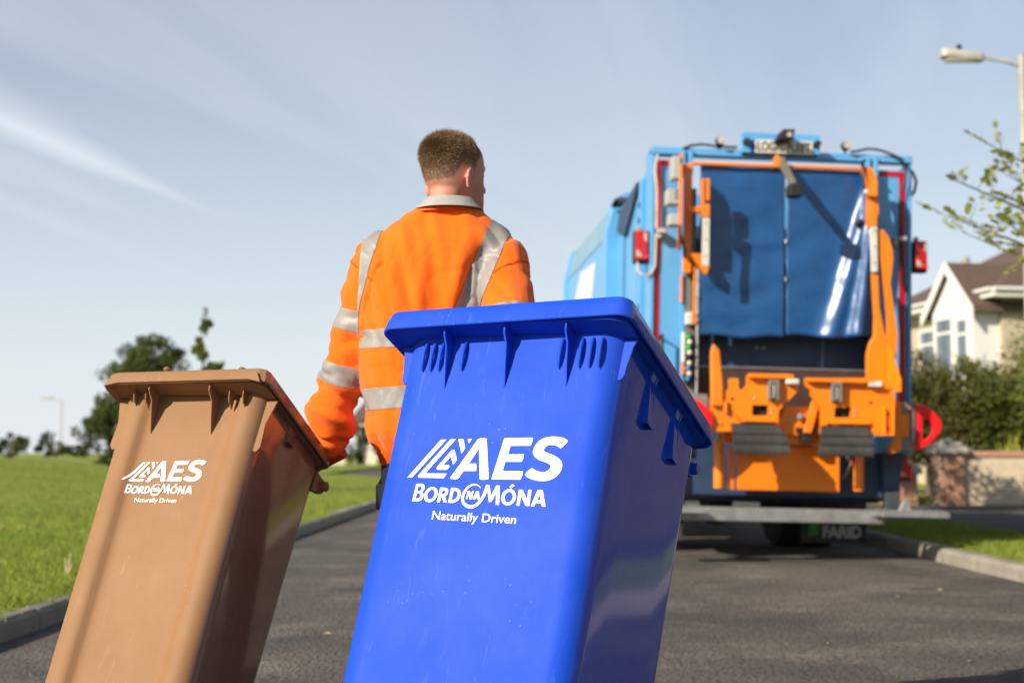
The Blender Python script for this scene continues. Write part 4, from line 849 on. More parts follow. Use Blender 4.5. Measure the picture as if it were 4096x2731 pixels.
TPR('lift_arm_blade', M_to, [(.718, 2.85), (.766, 2.852), (.811, 2.787), (.84, 2.692), (.848, 2.604), (.833, 2.457), (.823, 2.398), (.856, 2.18), (.886, 1.962), (.88, 1.817), (.864, 1.7), (.842, 1.45), (.624, 1.45), (.623, 1.781), (.649, 1.883), (.686, 1.942), (.69, 2.102), (.667, 2.481), (.715, 2.486), (.73, 2.176), (.767, 1.988), (.785, 1.933), (.797, 1.974), (.8, 2.135), (.774, 2.368), (.734, 2.615)], 'y', -.30, -.24)
TPR('blade_web', M_to, [(-.30, 1.50), (-.62, 1.45), (-.62, 1.55), (-.36, 1.85)], 'x', .78, .81)
TB('arm_pivot', M_to, [(.60, .66, -.40, -.30, 3.12, 3.16), (.645, .67, -.42, -.32, 3.12, 3.26)]); TT('arm_hose', M_hose, [(.60, -.30, 3.45), (.57, -.34, 3.43), (.565, -.36, 3.30), (.575, -.36, 3.17)], .012); build(MB().sphere((.585, -.38, 3.16), .022, 10, 7), 'hose_fitting', M_wht, T_, smooth=60)
TT('damper', M_dk, [(.60, -.20, 2.95), (.55, -.20, 2.9)], .02); TT('lift_arm_rear_bar', M_greyp, [(.75, -.06, 3.3), (.76, -.06, 2.8)], .02)  # the bar is plain grey steel behind the right lift arm
# --- bin lift: combs
def comb(outer, hole, sq, pad, latch, extra=None):
    c_ = plate_with_holes('lift_comb', M_to, outer, [hole, sq], -.53, -.50)
    TB('lip', M_to, [(outer[11][0] if len(outer) > 20 else outer[0][0], 0, 0, 0, 0, 0)], c_) if False else None
    x0, x1, z1, z0 = pad; TB('white_pad', M_wht, [(x0, x1, -.60, -.535, z0, z1)], c_, .012, segs=3)
    x0, x1, z1, z0 = latch; lt = TB('latch', M_greyp, [(x0, x0 + .022, -.60, -.535, z0, z1), (x1 - .022, x1, -.60, -.535, z0, z1), (x0 + .022, x1 - .022, -.60, -.535, z1 - .03, z1)], c_); TT('latch_spring', M_galv, [((x0 + x1) / 2, -.585, z1 - .04), ((x0 + x1) / 2 + .004, -.59, (z0 + z1) / 2), ((x0 + x1) / 2, -.585, z0 + .02)], .011, lt); TB('latch_tongue', M_to, [((x0 + x1) / 2 + .008, x1 - .026, -.575, -.54, (z0 + z1) / 2, z1 - .04)], lt)
    hx0, hx1 = hole[0][0], hole[1][0]; hz0, hz1 = hole[2][1], hole[0][1]
    TB('hole_backing', M_dk, [(hx0 - .02, hx1 + .02, -.47, -.45, hz0 - .02, hz1 + .02)], c_, 0)
    for x, z in ((hx1 + .03, hz0 + .02), (hx1 + .03, hz0 + .055), (hx0 + .02, hz1 + .06)): build(MB().sphere((x, -.533, z), (.011, .006, .011), 8, 6), 'bolt', M_galv, c_, smooth=60)
    return c_
cl_ = comb([(-.663, 1.437), (-.618, 1.438), (-.619, 1.523), (-.608, 1.534), (-.547, 1.535), (-.536, 1.525), (-.535, 1.446), (-.5, 1.441), (-.468, 1.484), (-.469, 1.558), (-.421, 1.573), (-.11, 1.581), (-.083, 1.563), (-.082, 1.542), (-.042, 1.538), (-.041, 1.442), (-.145, 1.334), (-.199, 1.275), (-.203, 1.182), (-.503, 1.175), (-.535, 1.219), (-.638, 1.311), (-.663, 1.384)],
     [(-.419, 1.317), (-.285, 1.32), (-.287, 1.233), (-.421, 1.23)], [(-.598, 1.378), (-.569, 1.378), (-.569, 1.347), (-.598, 1.347)], (-.152, -.042, 1.54, 1.493), (-.297, -.21, 1.526, 1.36))
TB('top_lip', M_to, [(-.465, -.085, -.60, -.531, 1.535, 1.575)], cl_, .012); TB('ledge', M_to, [(-.50, -.21, -.56, -.531, 1.178, 1.205)], cl_)
cr_ = comb([(.021, 1.552), (.659, 1.569), (.69, 1.515), (.709, 1.472), (.784, 1.456), (.784, 1.108), (.772, 1.089), (.604, 1.092), (.572, 1.182), (.203, 1.173), (.2, 1.137), (.154, 1.093), (.156, 1.312), (.069, 1.407), (.068, 1.468), (.025, 1.467)],
     [(.274, 1.315), (.414, 1.318), (.405, 1.233), (.271, 1.23)], [(.566, 1.374), (.597, 1.374), (.597, 1.347), (.566, 1.347)], (.54, .656, 1.538, 1.489), (.229, .317, 1.521, 1.36))
TB('top_lip', M_to, [(.025, .60, -.60, -.531, 1.515, 1.552)], cr_, .012); TB('ledge', M_to, [(.20, .57, -.56, -.531, 1.178, 1.205)], cr_)
TB('side_bracket', M_to, [(.675, .69, -.585, -.531, 1.10, 1.33), (.745, .765, -.585, -.531, 1.10, 1.33), (.675, .765, -.585, -.531, 1.09, 1.105), (.69, .745, -.55, -.531, 1.10, 1.33)], cr_)
for z in (1.27, 1.15):
    for x in (.705, .73): TB('slot', M_dk, [(x - .006, x + .006, -.554, -.549, z - .008, z + .008)], cr_, 0)
    for x in (-.705, -.67): TB('slot', M_dk, [(x - .008, x + .008, -.526, -.519, z - .006, z + .008)], cl_, 0)
TPR('horn', M_to, [(-.775, 1.741), (-.758, 1.813), (-.735, 1.80), (-.703, 1.767), (-.67, 1.471), (-.669, 1.30), (-.765, 1.30)], 'y', -.56, -.50, None, .012)
TPR('lift_block', M_to, [(-.761, 1.374), (-.653, 1.377), (-.506, 1.167), (-.572, 1.153), (-.575, 1.094), (-.758, 1.09)], 'y', -.52, -.36); TT('lift_pin', M_to, [(-.645, -.55, 1.25), (-.645, -.55, 1.34)], .018)
TPR('outer_bracket', M_to, [(.842, 1.396), (.892, 1.379), (.892, .974), (.8, .942), (.8, .996), (.843, 1.081)], 'y', -.38, -.30)
gp_ = TB('guard_plate', M_greyp, [(.894, 1.02, -.34, -.31, .975, 1.382)]); TB('guard_inset', M_to, [(.894, .966, -.352, -.341, 1.09, 1.282)], gp_, .002); TT('guard_hinge', M_galv, [(1.0, -.355, 1.06), (1.0, -.355, 1.30)], .014, gp_)
for z in (1.33, 1.03): build(MB().sphere((.985, -.342, z), (.014, .008, .014), 8, 6), 'bolt', M_redpl, gp_, smooth=60)
D_ = [(1.034, 1.368), (1.077, 1.365), (1.14, 1.338), (1.208, 1.285), (1.245, 1.231), (1.254, 1.189), (1.239, 1.134), (1.195, 1.078), (1.139, 1.028), (1.077, .99), (1.034, .98)]; Dh = [(1.087, 1.276), (1.146, 1.229), (1.179, 1.187), (1.183, 1.144), (1.152, 1.095), (1.087, 1.051)]
dg = plate_with_holes('hand_guard', M_redpl, D_, [Dh], -.35, -.29); b_ = dg.modifiers.new('b', 'BEVEL'); b_.width = .012; b_.segments = 2; b_.limit_method = 'ANGLE'
dg = plate_with_holes('hand_guard', M_redpl, [(x - 1.999, z - .004) for x, z in D_], [[(x - 1.999, z - .004) for x, z in Dh]], -.56, -.50); b_ = dg.modifiers.new('b', 'BEVEL'); b_.width = .012; b_.segments = 2; b_.limit_method = 'ANGLE'
TB('guard_plate', M_greyp, [(-1.02, -.78, -.48, -.42, .98, 1.40)])
# rubber flaps: three rolled slats each
for xs in ((-.599, -.23, -.126, -.582), (.16, .539, .576, .115)):
    prof = [(0, 1.165, -.53), (.1, 1.14, -.575), (.3, 1.085, -.60), (.36, 1.07, -.592), (.45, 1.045, -.612), (.62, 1.005, -.618), (.68, .99, -.606), (.76, .97, -.622), (.92, .93, -.622), (1, .912, -.612)]
    q = MB(); q.loft([[Vector((lerp(xs[0], xs[3], t), y, z)), Vector((lerp(xs[1], xs[2], min(1, t * 2)), y, z)), Vector((lerp(xs[1], xs[2], min(1, t * 2)), y + .04, z)), Vector((lerp(xs[0], xs[3], t), y + .04, z))] for t, z, y in prof]); build(q, 'rubber_flap', M_rub, T_, smooth=50)
TT('torque_tube', M_to, [(-.60, -.28, 1.20), (.62, -.28, 1.20)], .06, n=14); TB('lift_frame', M_to, [(-.62, .60, -.34, -.2, 1.0, 1.10), (-.20, .12, -.40, -.28, 1.08, 1.32), (-.60, -.5, -.46, -.2, 1.1, 1.3), (.5, .6, -.46, -.2, 1.1, 1.3)])
TPR('link_arm', M_to, [(.03, 1.10), (.10, 1.10), (.17, 1.36), (.11, 1.38)], 'y', -.46, -.42); TPR('link_arm', M_to, [(-.19, 1.12), (-.13, 1.12), (-.06, 1.30), (-.12, 1.32)], 'y', -.44, -.41)
TB('valve_unit', M_dk, [(-.02, .16, -.44, -.35, 1.10, 1.145), (.03, .10, -.44, -.35, 1.02, 1.10)]); build(MB().sphere((.01, -.45, 1.23), .035, 12, 8), 'pivot_ball', M_greyp, T_, smooth=60); TB('type_plate', M_boxg, [(-.15, -.05, -.403, -.40, 1.20, 1.225)], None, 0)
TB('lower_plate', M_to, [(-.468, .410, -.225, -.20, .612, .99), (-.53, -.49, -.225, -.1, .612, .96)]); 
for x in (-.632, .566): c_ = build(MB().cyl((x, -.25, .622), (x, -.25, 1.03), .043, 18), 'lift_cylinder', M_to, T_, smooth=40, bevel=.006); TT('piston_rod', M_galv, [(x, -.25, 1.03), (x, -.25, 1.2)], .02, c_)
TT('hydraulic_hose', M_hose, [(.46, -.2, .95), (.50, -.26, .86), (.47, -.24, .76), (.44, -.15, .70)], .016); TT('hydraulic_hose', mat('red_hose', (.3, .03, .01), rough=.5), [(.50, -.22, .95), (.505, -.27, .88), (.49, -.27, .83)], .008)
# --- bumper, steps, mud flaps
TB('bumper_bar', M_galv, [(-.99, .84, -.12, .0, .343, .463)], None, .012)
for x0, x1 in ((.72, 1.294), (-1.36, -.775)):
    st = TB('step', M_galv, [(x0, x1, -.42, -.14, .418, .462)], None, .004)
    for k in range(9): TB('step_tooth', M_galv, [(x0 + .03 + k * (x1 - x0 - .06) / 8 - .012, x0 + .03 + k * (x1 - x0 - .06) / 8 + .012, -.40, -.16, .463, .474)], st, .002)
    TPR('step_bracket', M_galv, [((x0 + x1) / 2 - .09, .464), ((x0 + x1) / 2 + .03, .464), ((x0 + x1) / 2 - .02, .55), ((x0 + x1) / 2 - .05, .55)], 'y', -.25, -.20, st)
TPR('step_leg', M_tbd, [(.849, .949), (1.046, .953), (1.002, .717), (1.012, .62), (.863, .62)], 'y', -.02, .06); TB('leg_sleeve', M_galv, [(.868, 1.005, -.03, .05, .464, .618)]); TPR('step_leg', M_tb, [(-.95, .949), (-1.146, .953), (-1.10, .717), (-1.112, .47), (-.963, .47)], 'y', -.02, .06)  # right leg's shade is painted in with darker blue than the left
for x0, x1 in ((.53, 1.17), (-1.25, -.62)):
    fl = TB('mud_flap', M_rub, [(x0, x1, 1.40, 1.415, .09, .62)], None, .003)
    if x0 > 0:
        me = text_mesh('FARID', 0, .05, 1.0); w_ = max(v.co.x for v in me.vertices); link_mesh('flap_lettering', map_mesh(me, lambda x, y: Vector((.735 + x / w_ * .385, 1.396, .148 + y * .150))), M_print, fl)
        TPR('flap_emblem', M_green, [(.60, .16), (.70, .16), (.70, .30), (.64, .30), (.60, .22)], 'y', 1.393, 1.398, fl, 0)

# ================================================================ plants
M_bark = mat('bark', (.12, .095, .07), rough=.95, var=.25, vscale=12, bump=.8, bscale=30)
def leafmat(name, c1, c2, tr=.35): return mat(name, c1, rough=.5, col2=c2, vscale=1.2, trans=tr, spec=.35, island=.45)
M_l_tree = leafmat('tree_leaves', (.070, .105, .020), (.11, .14, .026))
M_l_dark = leafmat('dark_green_leaves', (.040, .070, .016), (.075, .105, .020))
M_l_mid = leafmat('mid_green_leaves', (.13, .17, .026), (.20, .23, .04))
M_l_yel = leafmat('yellow_green_leaves', (.50, .50, .09), (.33, .37, .06), .5)
M_l_red = leafmat('bronze_green_leaves', (.10, .11, .02), (.13, .095, .025))
M_l_shrub = leafmat('olive_shrub_leaves', (.095, .112, .018), (.15, .15, .025))
def leaves(mb, pts, size, flat=0, asp=.5):
    for p in pts:
        n_ = Vector((rnd.gauss(0, 1), rnd.gauss(0, 1), rnd.gauss(0, 1) + flat)).normalized(); a = n_.cross(Vector((rnd.gauss(0, 1), rnd.gauss(0, 1), rnd.gauss(0, 1)))).normalized(); b = n_.cross(a)
        s = size * rnd.uniform(.6, 1.3); p = Vector(p)
        mb.add([p - a * s * .5, p + b * s * asp * .5 + n_ * s * .08, p + a * s * .5, p - b * s * asp * .5 + n_ * s * .08], [(0, 1, 2, 3)])
def blob_pts(n, c, r, clump=14, shell=.5):
    """leaf points gathered into clumps spread through an ellipsoid, uneven outline"""
    c = Vector(c); out = []
    cl = []
    for i in range(clump):
        d = Vector((rnd.gauss(0, 1), rnd.gauss(0, 1), rnd.gauss(0, 1))).normalized(); k = rnd.uniform(shell, 1.0)
        cl.append((Vector((d.x * r[0], d.y * r[1], d.z * r[2])) * k, rnd.uniform(.20, .38)))
    for i in range(n):
        q, s = cl[rnd.randrange(len(cl))]
        d = Vector((rnd.gauss(0, 1), rnd.gauss(0, 1), rnd.gauss(0, 1))).normalized() * (rnd.random() ** .45) * s
        out.append(c + q + Vector((d.x * r[0], d.y * r[1], d.z * r[2])))
    return out
def tree(name, label, base, h, crowns, n, lsize, lm, trunk_r, group=None, cat='tree', clump=16, branches=7, lean=(0, 0), shell=.45):
    root = empty(name, base, (0, 0, 0), label, cat, group); mb = MB()
    top = Vector((lean[0], lean[1], h * .8)); pth = [Vector((0, 0, -.1)), Vector((lean[0] * .2, lean[1] * .2, h * .25)), Vector((lean[0] * .6, lean[1] * .6, h * .55)), top]
    mb.tube(pth, [trunk_r * 1.2, trunk_r, trunk_r * .7, trunk_r * .25], 9)
    for i in range(branches):
        c, r = crowns[i % len(crowns)]; t = rnd.uniform(.35, .85); s = pth[1].lerp(pth[3], t); e = Vector(c) + Vector((rnd.uniform(-.7, .7) * r[0], rnd.uniform(-.7, .7) * r[1], rnd.uniform(-.3, .7) * r[2]))
        mb.tube([s, s.lerp(e, .5) + Vector((0, 0, .05 * h)), e], [trunk_r * .4, trunk_r * .25, trunk_r * .08], 6)
    build(mb, 'trunk', M_bark, root, smooth=60)
    mb = MB(); tot = sum(r[0] * r[2] for c, r in crowns)
    for c, r in crowns: leaves(mb, blob_pts(int(n * r[0] * r[2] / tot), c, r, clump, shell), lsize)
    tag(build(mb, 'crown', lm, root, fix=False), kind='stuff'); return root
gz = lambda x, y: lawn_z(x, y)
# trees on the left lawn
tree('broadleaf_tree', 'round dark green tree on the lawn behind the brown bin', (-13.2, 50, gz(-13.2, 50)), 4.4, [((.35, 0, 3.5), (1.5, 1.2, 1.15)), ((-1.1, 0, 1.8), (.85, .8, .9)), ((.3, .1, 1.9), (1.3, 1, .9))], 14000, .15, M_l_tree, .10, clump=46, shell=.35)
tree('conifer', 'small dark conifer at the foot of the round lawn tree', (-14.2, 50.5, gz(-14.2, 50.5)), 1.3, [((0, 0, .25), (.5, .5, .2)), ((0, 0, .55), (.35, .35, .22)), ((0, 0, .9), (.2, .2, .25))], 1800, .10, M_l_dark, .04)
tree('sapling', 'slender pale green sapling rising above the brown bin lid', (-6.75, 31, gz(-6.75, 31) + .12), 3.6, [((.05, 0, 3.45), (.16, .16, .32)), ((-.05, 0, 2.95), (.22, .2, .3)), ((.06, 0, 2.45), (.28, .25, .32)), ((-.02, 0, 1.9), (.3, .3, .35)), ((.38, 0, 2.55), (.12, .1, .12))], 3000, .10, M_l_mid, .035, clump=16, shell=.1)
# hedge plants along the far edge of the lawn
hx = 0
for i in range(15):
    x = -33.5 + i * 1.15 + rnd.uniform(-.3, .3); y = 88 + rnd.uniform(-2, 2); hh = rnd.uniform(.8, 1.6) * (1.25 if i < 2 else 1)
    if 6 < i < 9: hh *= 1.25
    q = tree('hedge_shrub', 'low shrub in the dark hedge row along the far left edge of the lawn', (x, y, .70), hh * 1.2, [((0, 0, hh * .55), (.95, .6, hh * .6))], 700, .2, (M_l_dark, M_l_shrub)[i % 2], .04, 'far hedge shrubs', 'shrub', 10, 3)
tree('roadside_tree', 'dark tree cut off by the left picture edge beyond the lawn', (-32.7, 86, .75), 3.3, [((0, 0, 1.6), (.95, .9, 1.5))], 1800, .2, M_l_dark, .08, clump=18)
tree('young_tree', 'small upright tree standing above the far hedge left of the lamp', (-25.6, 86, .78), 1.9, [((0, 0, 1.3), (.35, .35, .6)), ((.1, 0, .7), (.55, .5, .5))], 700, .16, M_l_dark, .05)
# post and rail fence
fn = empty('rail_fence', (-27.2, 94, .82), (0, 0, 0), 'dark post and rail fence along the far edge of the lawn', 'fence'); M_fence = mat('dark_fence_timber', (.06, .06, .055), rough=.9)
for i in range(16): build(MB().box(i * 1.35 - .06, i * 1.35 + .06, -.06, .06, -.2, .78), 'post', M_fence, fn, bevel=.01)
for z in (.35, .66): build(MB().box(-.2, 20.5, -.1, -.062, z - .05, z + .05), 'rail', M_fence, fn, bevel=.01)
# dry stalk in the grass
ds = empty('dry_grass_stalk', (-2.94, 9.5, gz(-2.94, 9.5)), (0, 0, 0), 'dry straw coloured stalk standing in the lawn left of the brown bin', 'stalk'); M_straw = mat('straw', (.55, .45, .25), rough=.8)
for a, b, c in ((-.02, 0, .13), (.015, .01, .16), (.03, 0, .09)): build(MB().tube([(0, 0, -.01), (a * .4, b, c * .5), (a, b, c)], [.006, .008, .003], 6), 'stem', M_straw, ds, smooth=60)

for x_, y_, lb in ((4.75, 21.4, 'street tree hidden behind the truck, nearer of two'), (4.8, 24.2, 'street tree hidden behind the truck, further of two')):
    tree('roadside_tree', lb, (x_, y_, 0), 3.4, [((0, 0, 2.7), (1.05, 1.5, .95))], 5000, .13, M_l_tree, .07, clump=34, shell=.25)
# street tree on the right verge: trunk out of the picture, branches reach in
st = empty('street_tree', (4.62, 11.2, .12), (0, 0, 0), 'street tree with sparse yellow green leaves reaching in from the right', 'tree')
mb = MB(); mb.tube([(0, 0, -.1), (.02, 0, .8), (.0, 0, 1.6), (.05, .02, 2.3), (.1, 0, 3.0)], [.07, .06, .05, .035, .012], 10)
lf = []
def limb(p0, p1, r, n, sag=.0, twigs=7):
    p0, p1 = Vector(p0), Vector(p1); m_ = p0.lerp(p1, .5) + Vector((rnd.uniform(-.04, .04), rnd.uniform(-.05, .05), .06 - sag)); pth = [p0, p0.lerp(m_, .55), m_, m_.lerp(p1, .55), p1]; mb.tube(pth, [r, r * .8, r * .6, r * .4, r * .15], 6)
    for k in range(twigs):
        t = .25 + .75 * (k + rnd.random() * .6) / twigs; s = p0.lerp(p1, t) + Vector((0, 0, (.06 - sag) * 4 * t * (1 - t)))
        d = ((p1 - p0).normalized() * .6 + Vector((rnd.gauss(0, .5), rnd.gauss(0, .6), rnd.gauss(0, .5)))).normalized(); L = rnd.uniform(.08, .20); e = s + d * L
        mb.tube([s, e], [.004, .0015], 5)
        # a pinnate leaf: leaflets in pairs along the stalk
        side = d.cross(Vector((rnd.gauss(0, .4), rnd.gauss(0, .4), 1))).normalized()
        for j in range(5):
            for sd in (-1, 1): lf.append((s.lerp(e, .35 + .16 * j) + side * sd * .020, side * sd + d * .5, d))
        lf.append((e + d * .02, d, side))
for e, r in (((-.84, .0, 3.28), .016), ((-1.18, -.05, 3.0), .018), ((-1.22, .1, 2.74), .016), ((-1.03, .05, 2.57), .016), ((-.72, -.1, 2.85), .014), ((-.7, .15, 3.1), .014), ((-.75, -.2, 2.6), .014), ((-.55, .3, 2.7), .016), ((.5, .3, 3.1), .02), ((.7, -.2, 2.7), .02), ((.3, .6, 2.6), .02), ((.2, -.6, 2.9), .018), ((-.1, .1, 3.4), .015), ((.6, .4, 2.3), .018), ((-.35, -.25, 2.95), .014), ((-.25, .1, 2.35), .016)):
    limb((.03, 0, min(2.7, e[2] - .62)), e, r, 8, twigs=9)
build(mb, 'trunk', M_bark, st, smooth=60)
mb = MB()
for p, d, u_ in lf:
    d = d.normalized(); w = d.cross(Vector((rnd.gauss(0, .6), rnd.gauss(0, .6), 1))).normalized(); L = rnd.uniform(.05, .085); W_ = L * .36
    mb.add([p, p + d * L * .5 + w * W_, p + d * L, p + d * L * .5 - w * W_], [(0, 1, 2, 3)])
tag(build(mb, 'crown', M_l_yel, st, fix=False), kind='stuff')

# ================================================================ right-hand gardens and house
M_brick = bpy.data.materials.new('brick_pier'); M_brick.use_nodes = True
_n = M_brick.node_tree.nodes; _l = M_brick.node_tree.links; _b = _n['Principled BSDF']; _t = _n.new('ShaderNodeTexBrick'); _c = _n.new('ShaderNodeTexCoord'); _m = _n.new('ShaderNodeMapping'); _m.inputs['Rotation'].default_value = (R(90), 0, 0)
_l.new(_c.outputs['Object'], _m.inputs[0]); _l.new(_m.outputs[0], _t.inputs['Vector']); _t.inputs['Color1'].default_value = (.34, .15, .08, 1); _t.inputs['Color2'].default_value = (.42, .21, .12, 1); _t.inputs['Mortar'].default_value = (.32, .27, .21, 1); _t.inputs['Scale'].default_value = 4.4; _t.inputs['Mortar Size'].default_value = .02
_l.new(_t.outputs[0], _b.inputs['Base Color']); _b.inputs['Roughness'].default_value = .9
M_render = mat('cream_render', (.50, .42, .29), rough=.9, var=.08, vscale=8, bump=.5, bscale=40); M_cap = mat('stone_cap', (.36, .33, .27), rough=.9, bump=.4, bscale=20, var=.15)
M_whitew = mat('white_painted_wood', (.72, .70, .66), rough=.5, var=.03); M_glass = mat('window_glass', (.10, .13, .16), rough=.06, spec=.8, coat=.6); M_curt = mat('net_curtain', (.55, .53, .50), rough=.9)
def pier(x, y, w, h, label):
    p = empty('gate_pier', (x, y, 0), (0, 0, R(6)), label, 'gate pier'); build(MB().box(-w / 2, w / 2, -w / 2, w / 2, -.1, h), 'shaft', M_brick, p, bevel=.008)
    q = MB(); q.loft([[Vector((sx_ * a, sy_ * a, z)) for sx_, sy_ in ((-1, -1), (1, -1), (1, 1), (-1, 1))] for a, z in ((w / 2 + .07, h), (w / 2 + .08, h + .05), (w / 2 + .07, h + .09), (w / 2 - .04, h + .20), (.04, h + .27))]); build(q, 'cap', M_cap, p, bevel=.012)
pier(7.93, 26.0, .46, .92, 'red brick gate pier with stone cap right of the truck')
pier(7.05, 26.3, .62, .55, 'low red brick pier half hidden behind the truck')
gw = empty('garden_wall', (8.17, 25.9, 0), (0, 0, R(-6)), 'rendered garden wall with brick coping right of the gate pier', 'wall'); build(MB().box(0, 7, 0, .22, -.1, .86), 'wall', M_render, gw); build(MB().box(0, 7, -.04, .26, .862, .97), 'coping', M_brick, gw, bevel=.01)
sp_ = tag(build(MB().box(6.6, 20, 26.2, 60, -.2, .06), 'garden_ground', M_soil), kind='structure')
# garden shrubs
for i, (x, y, cr, m_, n_, lb) in enumerate((
    (8.6, 29.5, [((0, 0, 2.1), (1.35, 1.1, .95)), ((.2, 0, 1.2), (1.3, 1, .8))], M_l_red, 15000, 'bronze tipped bushy shrub above the brick gate pier'),
    (9.9, 29.3, [((0, 0, 2.0), (1.3, 1.1, 1.05)), ((.2, 0, 1.2), (1.3, 1, .8))], M_l_shrub, 15000, 'olive green bushy shrub behind the garden wall'),
    (7.7, 31.0, [((0, 0, 1.9), (1.15, 1, 1.0)), ((0, 0, 1.1), (1.1, 1, .8))], M_l_shrub, 12000, 'olive shrub between the truck lamp and the bronze shrub'),
    (10.9, 28.6, [((0, 0, 2.4), (1.1, 1, 1.2)), ((.2, 0, 1.2), (1.1, 1, .8))], M_l_mid, 13000, 'taller brighter green shrub at the right picture edge'))):
    tree('garden_shrub', lb, (x, y, .06), 2.0, cr, n_, .105, m_, .05, None, 'shrub', 70, 6, shell=.15)
for i in range(7):
    x = 9.35 + .33 * i; q = empty('strap_leaf_plant', (x, 26.9 + .1 * (i % 2), .06), (0, 0, 0), 'bright strap leaved plant in the row behind the garden wall', 'plant', 'strap leaved plants behind the wall'); mb = MB()
    for k in range(14):
        a = rnd.uniform(0, 6.28); L = rnd.uniform(.9, 1.35); sp2 = rnd.uniform(.1, .4); d = Vector((math.cos(a), math.sin(a), 0)); s = d.cross(Vector((0, 0, 1))) * .045
        pts = [Vector((0, 0, 0)), d * sp2 * .4 + Vector((0, 0, L * .6)), d * sp2 + Vector((0, 0, L))]
        mb.add([pts[0] - s, pts[0] + s, pts[1] + s, pts[1] - s, pts[2]], [(0, 1, 2, 3), (3, 2, 4)])
    build(mb, 'leaf_tuft', M_l_yel, q, fix=False)
# house: facade runs away from the corner nearest the camera
def roof_mat():
    m = bpy.data.materials.new('brown_roof_tiles'); m.use_nodes = True; n = m.node_tree.nodes; l = m.node_tree.links; b = n['Principled BSDF']; c = n.new('ShaderNodeTexCoord'); w = n.new('ShaderNodeTexWave'); w.bands_direction = 'Z'; w.inputs['Scale'].default_value = 2.4; w.inputs['Distortion'].default_value = .3
    no = n.new('ShaderNodeTexNoise'); no.inputs['Scale'].default_value = 5; mx_ = n.new('ShaderNodeMix'); mx_.data_type = 'RGBA'; mx_.inputs[6].default_value = (.085, .056, .040, 1); mx_.inputs[7].default_value = (.135, .088, .060, 1)
    l.new(c.outputs['Object'], w.inputs['Vector']); l.new(c.outputs['Object'], no.inputs['Vector']); l.new(no.outputs[0], mx_.inputs[0]); l.new(mx_.outputs[2], b.inputs['Base Color']); bm_ = n.new('ShaderNodeBump'); bm_.inputs['Strength'].default_value = .7; bm_.inputs['Distance'].default_value = .06; l.new(w.outputs[0], bm_.inputs['Height']); l.new(bm_.outputs[0], b.inputs['Normal']); b.inputs['Roughness'].default_value = .85
    return m
M_roof = roof_mat()
def window(h, u0, u1, z0, z1, y, panes=2):
    """in the facade plane: local x is depth into the house, local y runs along the facade"""
    f = build(MB().box(y - .05, y + .02, u0, u1, z0, z0 + .07).box(y - .05, y + .02, u0, u1, z1 - .07, z1).box(y - .05, y + .02, u0, u0 + .08, z0 + .07, z1 - .07).box(y - .05, y + .02, u1 - .08, u1, z0 + .07, z1 - .07), 'window', M_whitew, h)
    for k in range(panes):
        a = lerp(u0 + .08, u1 - .08, k / panes); b = lerp(u0 + .08, u1 - .08, (k + 1) / panes)
        build(MB().box(y - .015, y, a + .03, b - .03, z0 + .07, z1 - .45), 'pane', M_glass, f); build(MB().box(y - .015, y, a + .03, b - .03, z1 - .38, z1 - .07), 'pane', M_glass, f)
    build(MB().box(y - .03, y + .015, u0 + .08, u1 - .08, z1 - .45, z1 - .38), 'transom', M_whitew, f); build(MB().box(y - .12, y + .02, u0 - .05, u1 + .05, z0 - .07, z0), 'sill', M_whitew, f)
ho = empty('house', (12.45, 36.0, 0), (0, 0, R(9)), 'cream rendered house with white gabled bay and brown tiled roof', 'house')
build(MB().box(0, 9, 0, 7.5, -.2, 4.95), 'wall', M_render, ho)
rf = MB(); e = .45; rf.add([(-e, -e, 5.0), (9 + e, -e, 5.0), (9 + e, 7.9, 5.0), (-e, 7.9, 5.0), (4.4, 3.7, 7.7), (4.8, 3.9, 7.7)], [(0, 1, 4), (1, 2, 5, 4), (2, 3, 5), (3, 0, 4, 5), (0, 3, 2, 1)]); rfo = build(rf, 'roof', M_roof, ho)
build(MB().box(-.52, -.42, -.55, 7.95, 4.84, 5.06).box(-.42, 9.5, -.55, -.45, 4.84, 5.06), 'fascia', M_whitew, rfo, bevel=.01); build(MB().box(-.42, 0, -.45, 7.9, 4.85, 4.92), 'soffit', M_whitew, rfo); build(MB().box(.0, 9.2, -.45, 0, 4.85, 4.92), 'soffit', M_whitew, rfo)
build(MB().tube([(-.57, -.55, 5.03), (-.57, 7.95, 5.03)], .055, 8), 'gutter', M_whitew, rfo, smooth=60); build(MB().tube([(-.5, -.6, 5.03), (9.4, -.6, 5.03)], .055, 8), 'gutter', M_whitew, rfo, smooth=60)
build(MB().box(2.2, 2.6, 6.4, 6.8, 5.4, 6.6), 'chimney', M_brick, rfo); build(MB().cyl((2.4, 6.6, 6.6), (2.4, 6.6, 6.85), .12, 10), 'chimney_pot', M_cap, rfo, smooth=40)
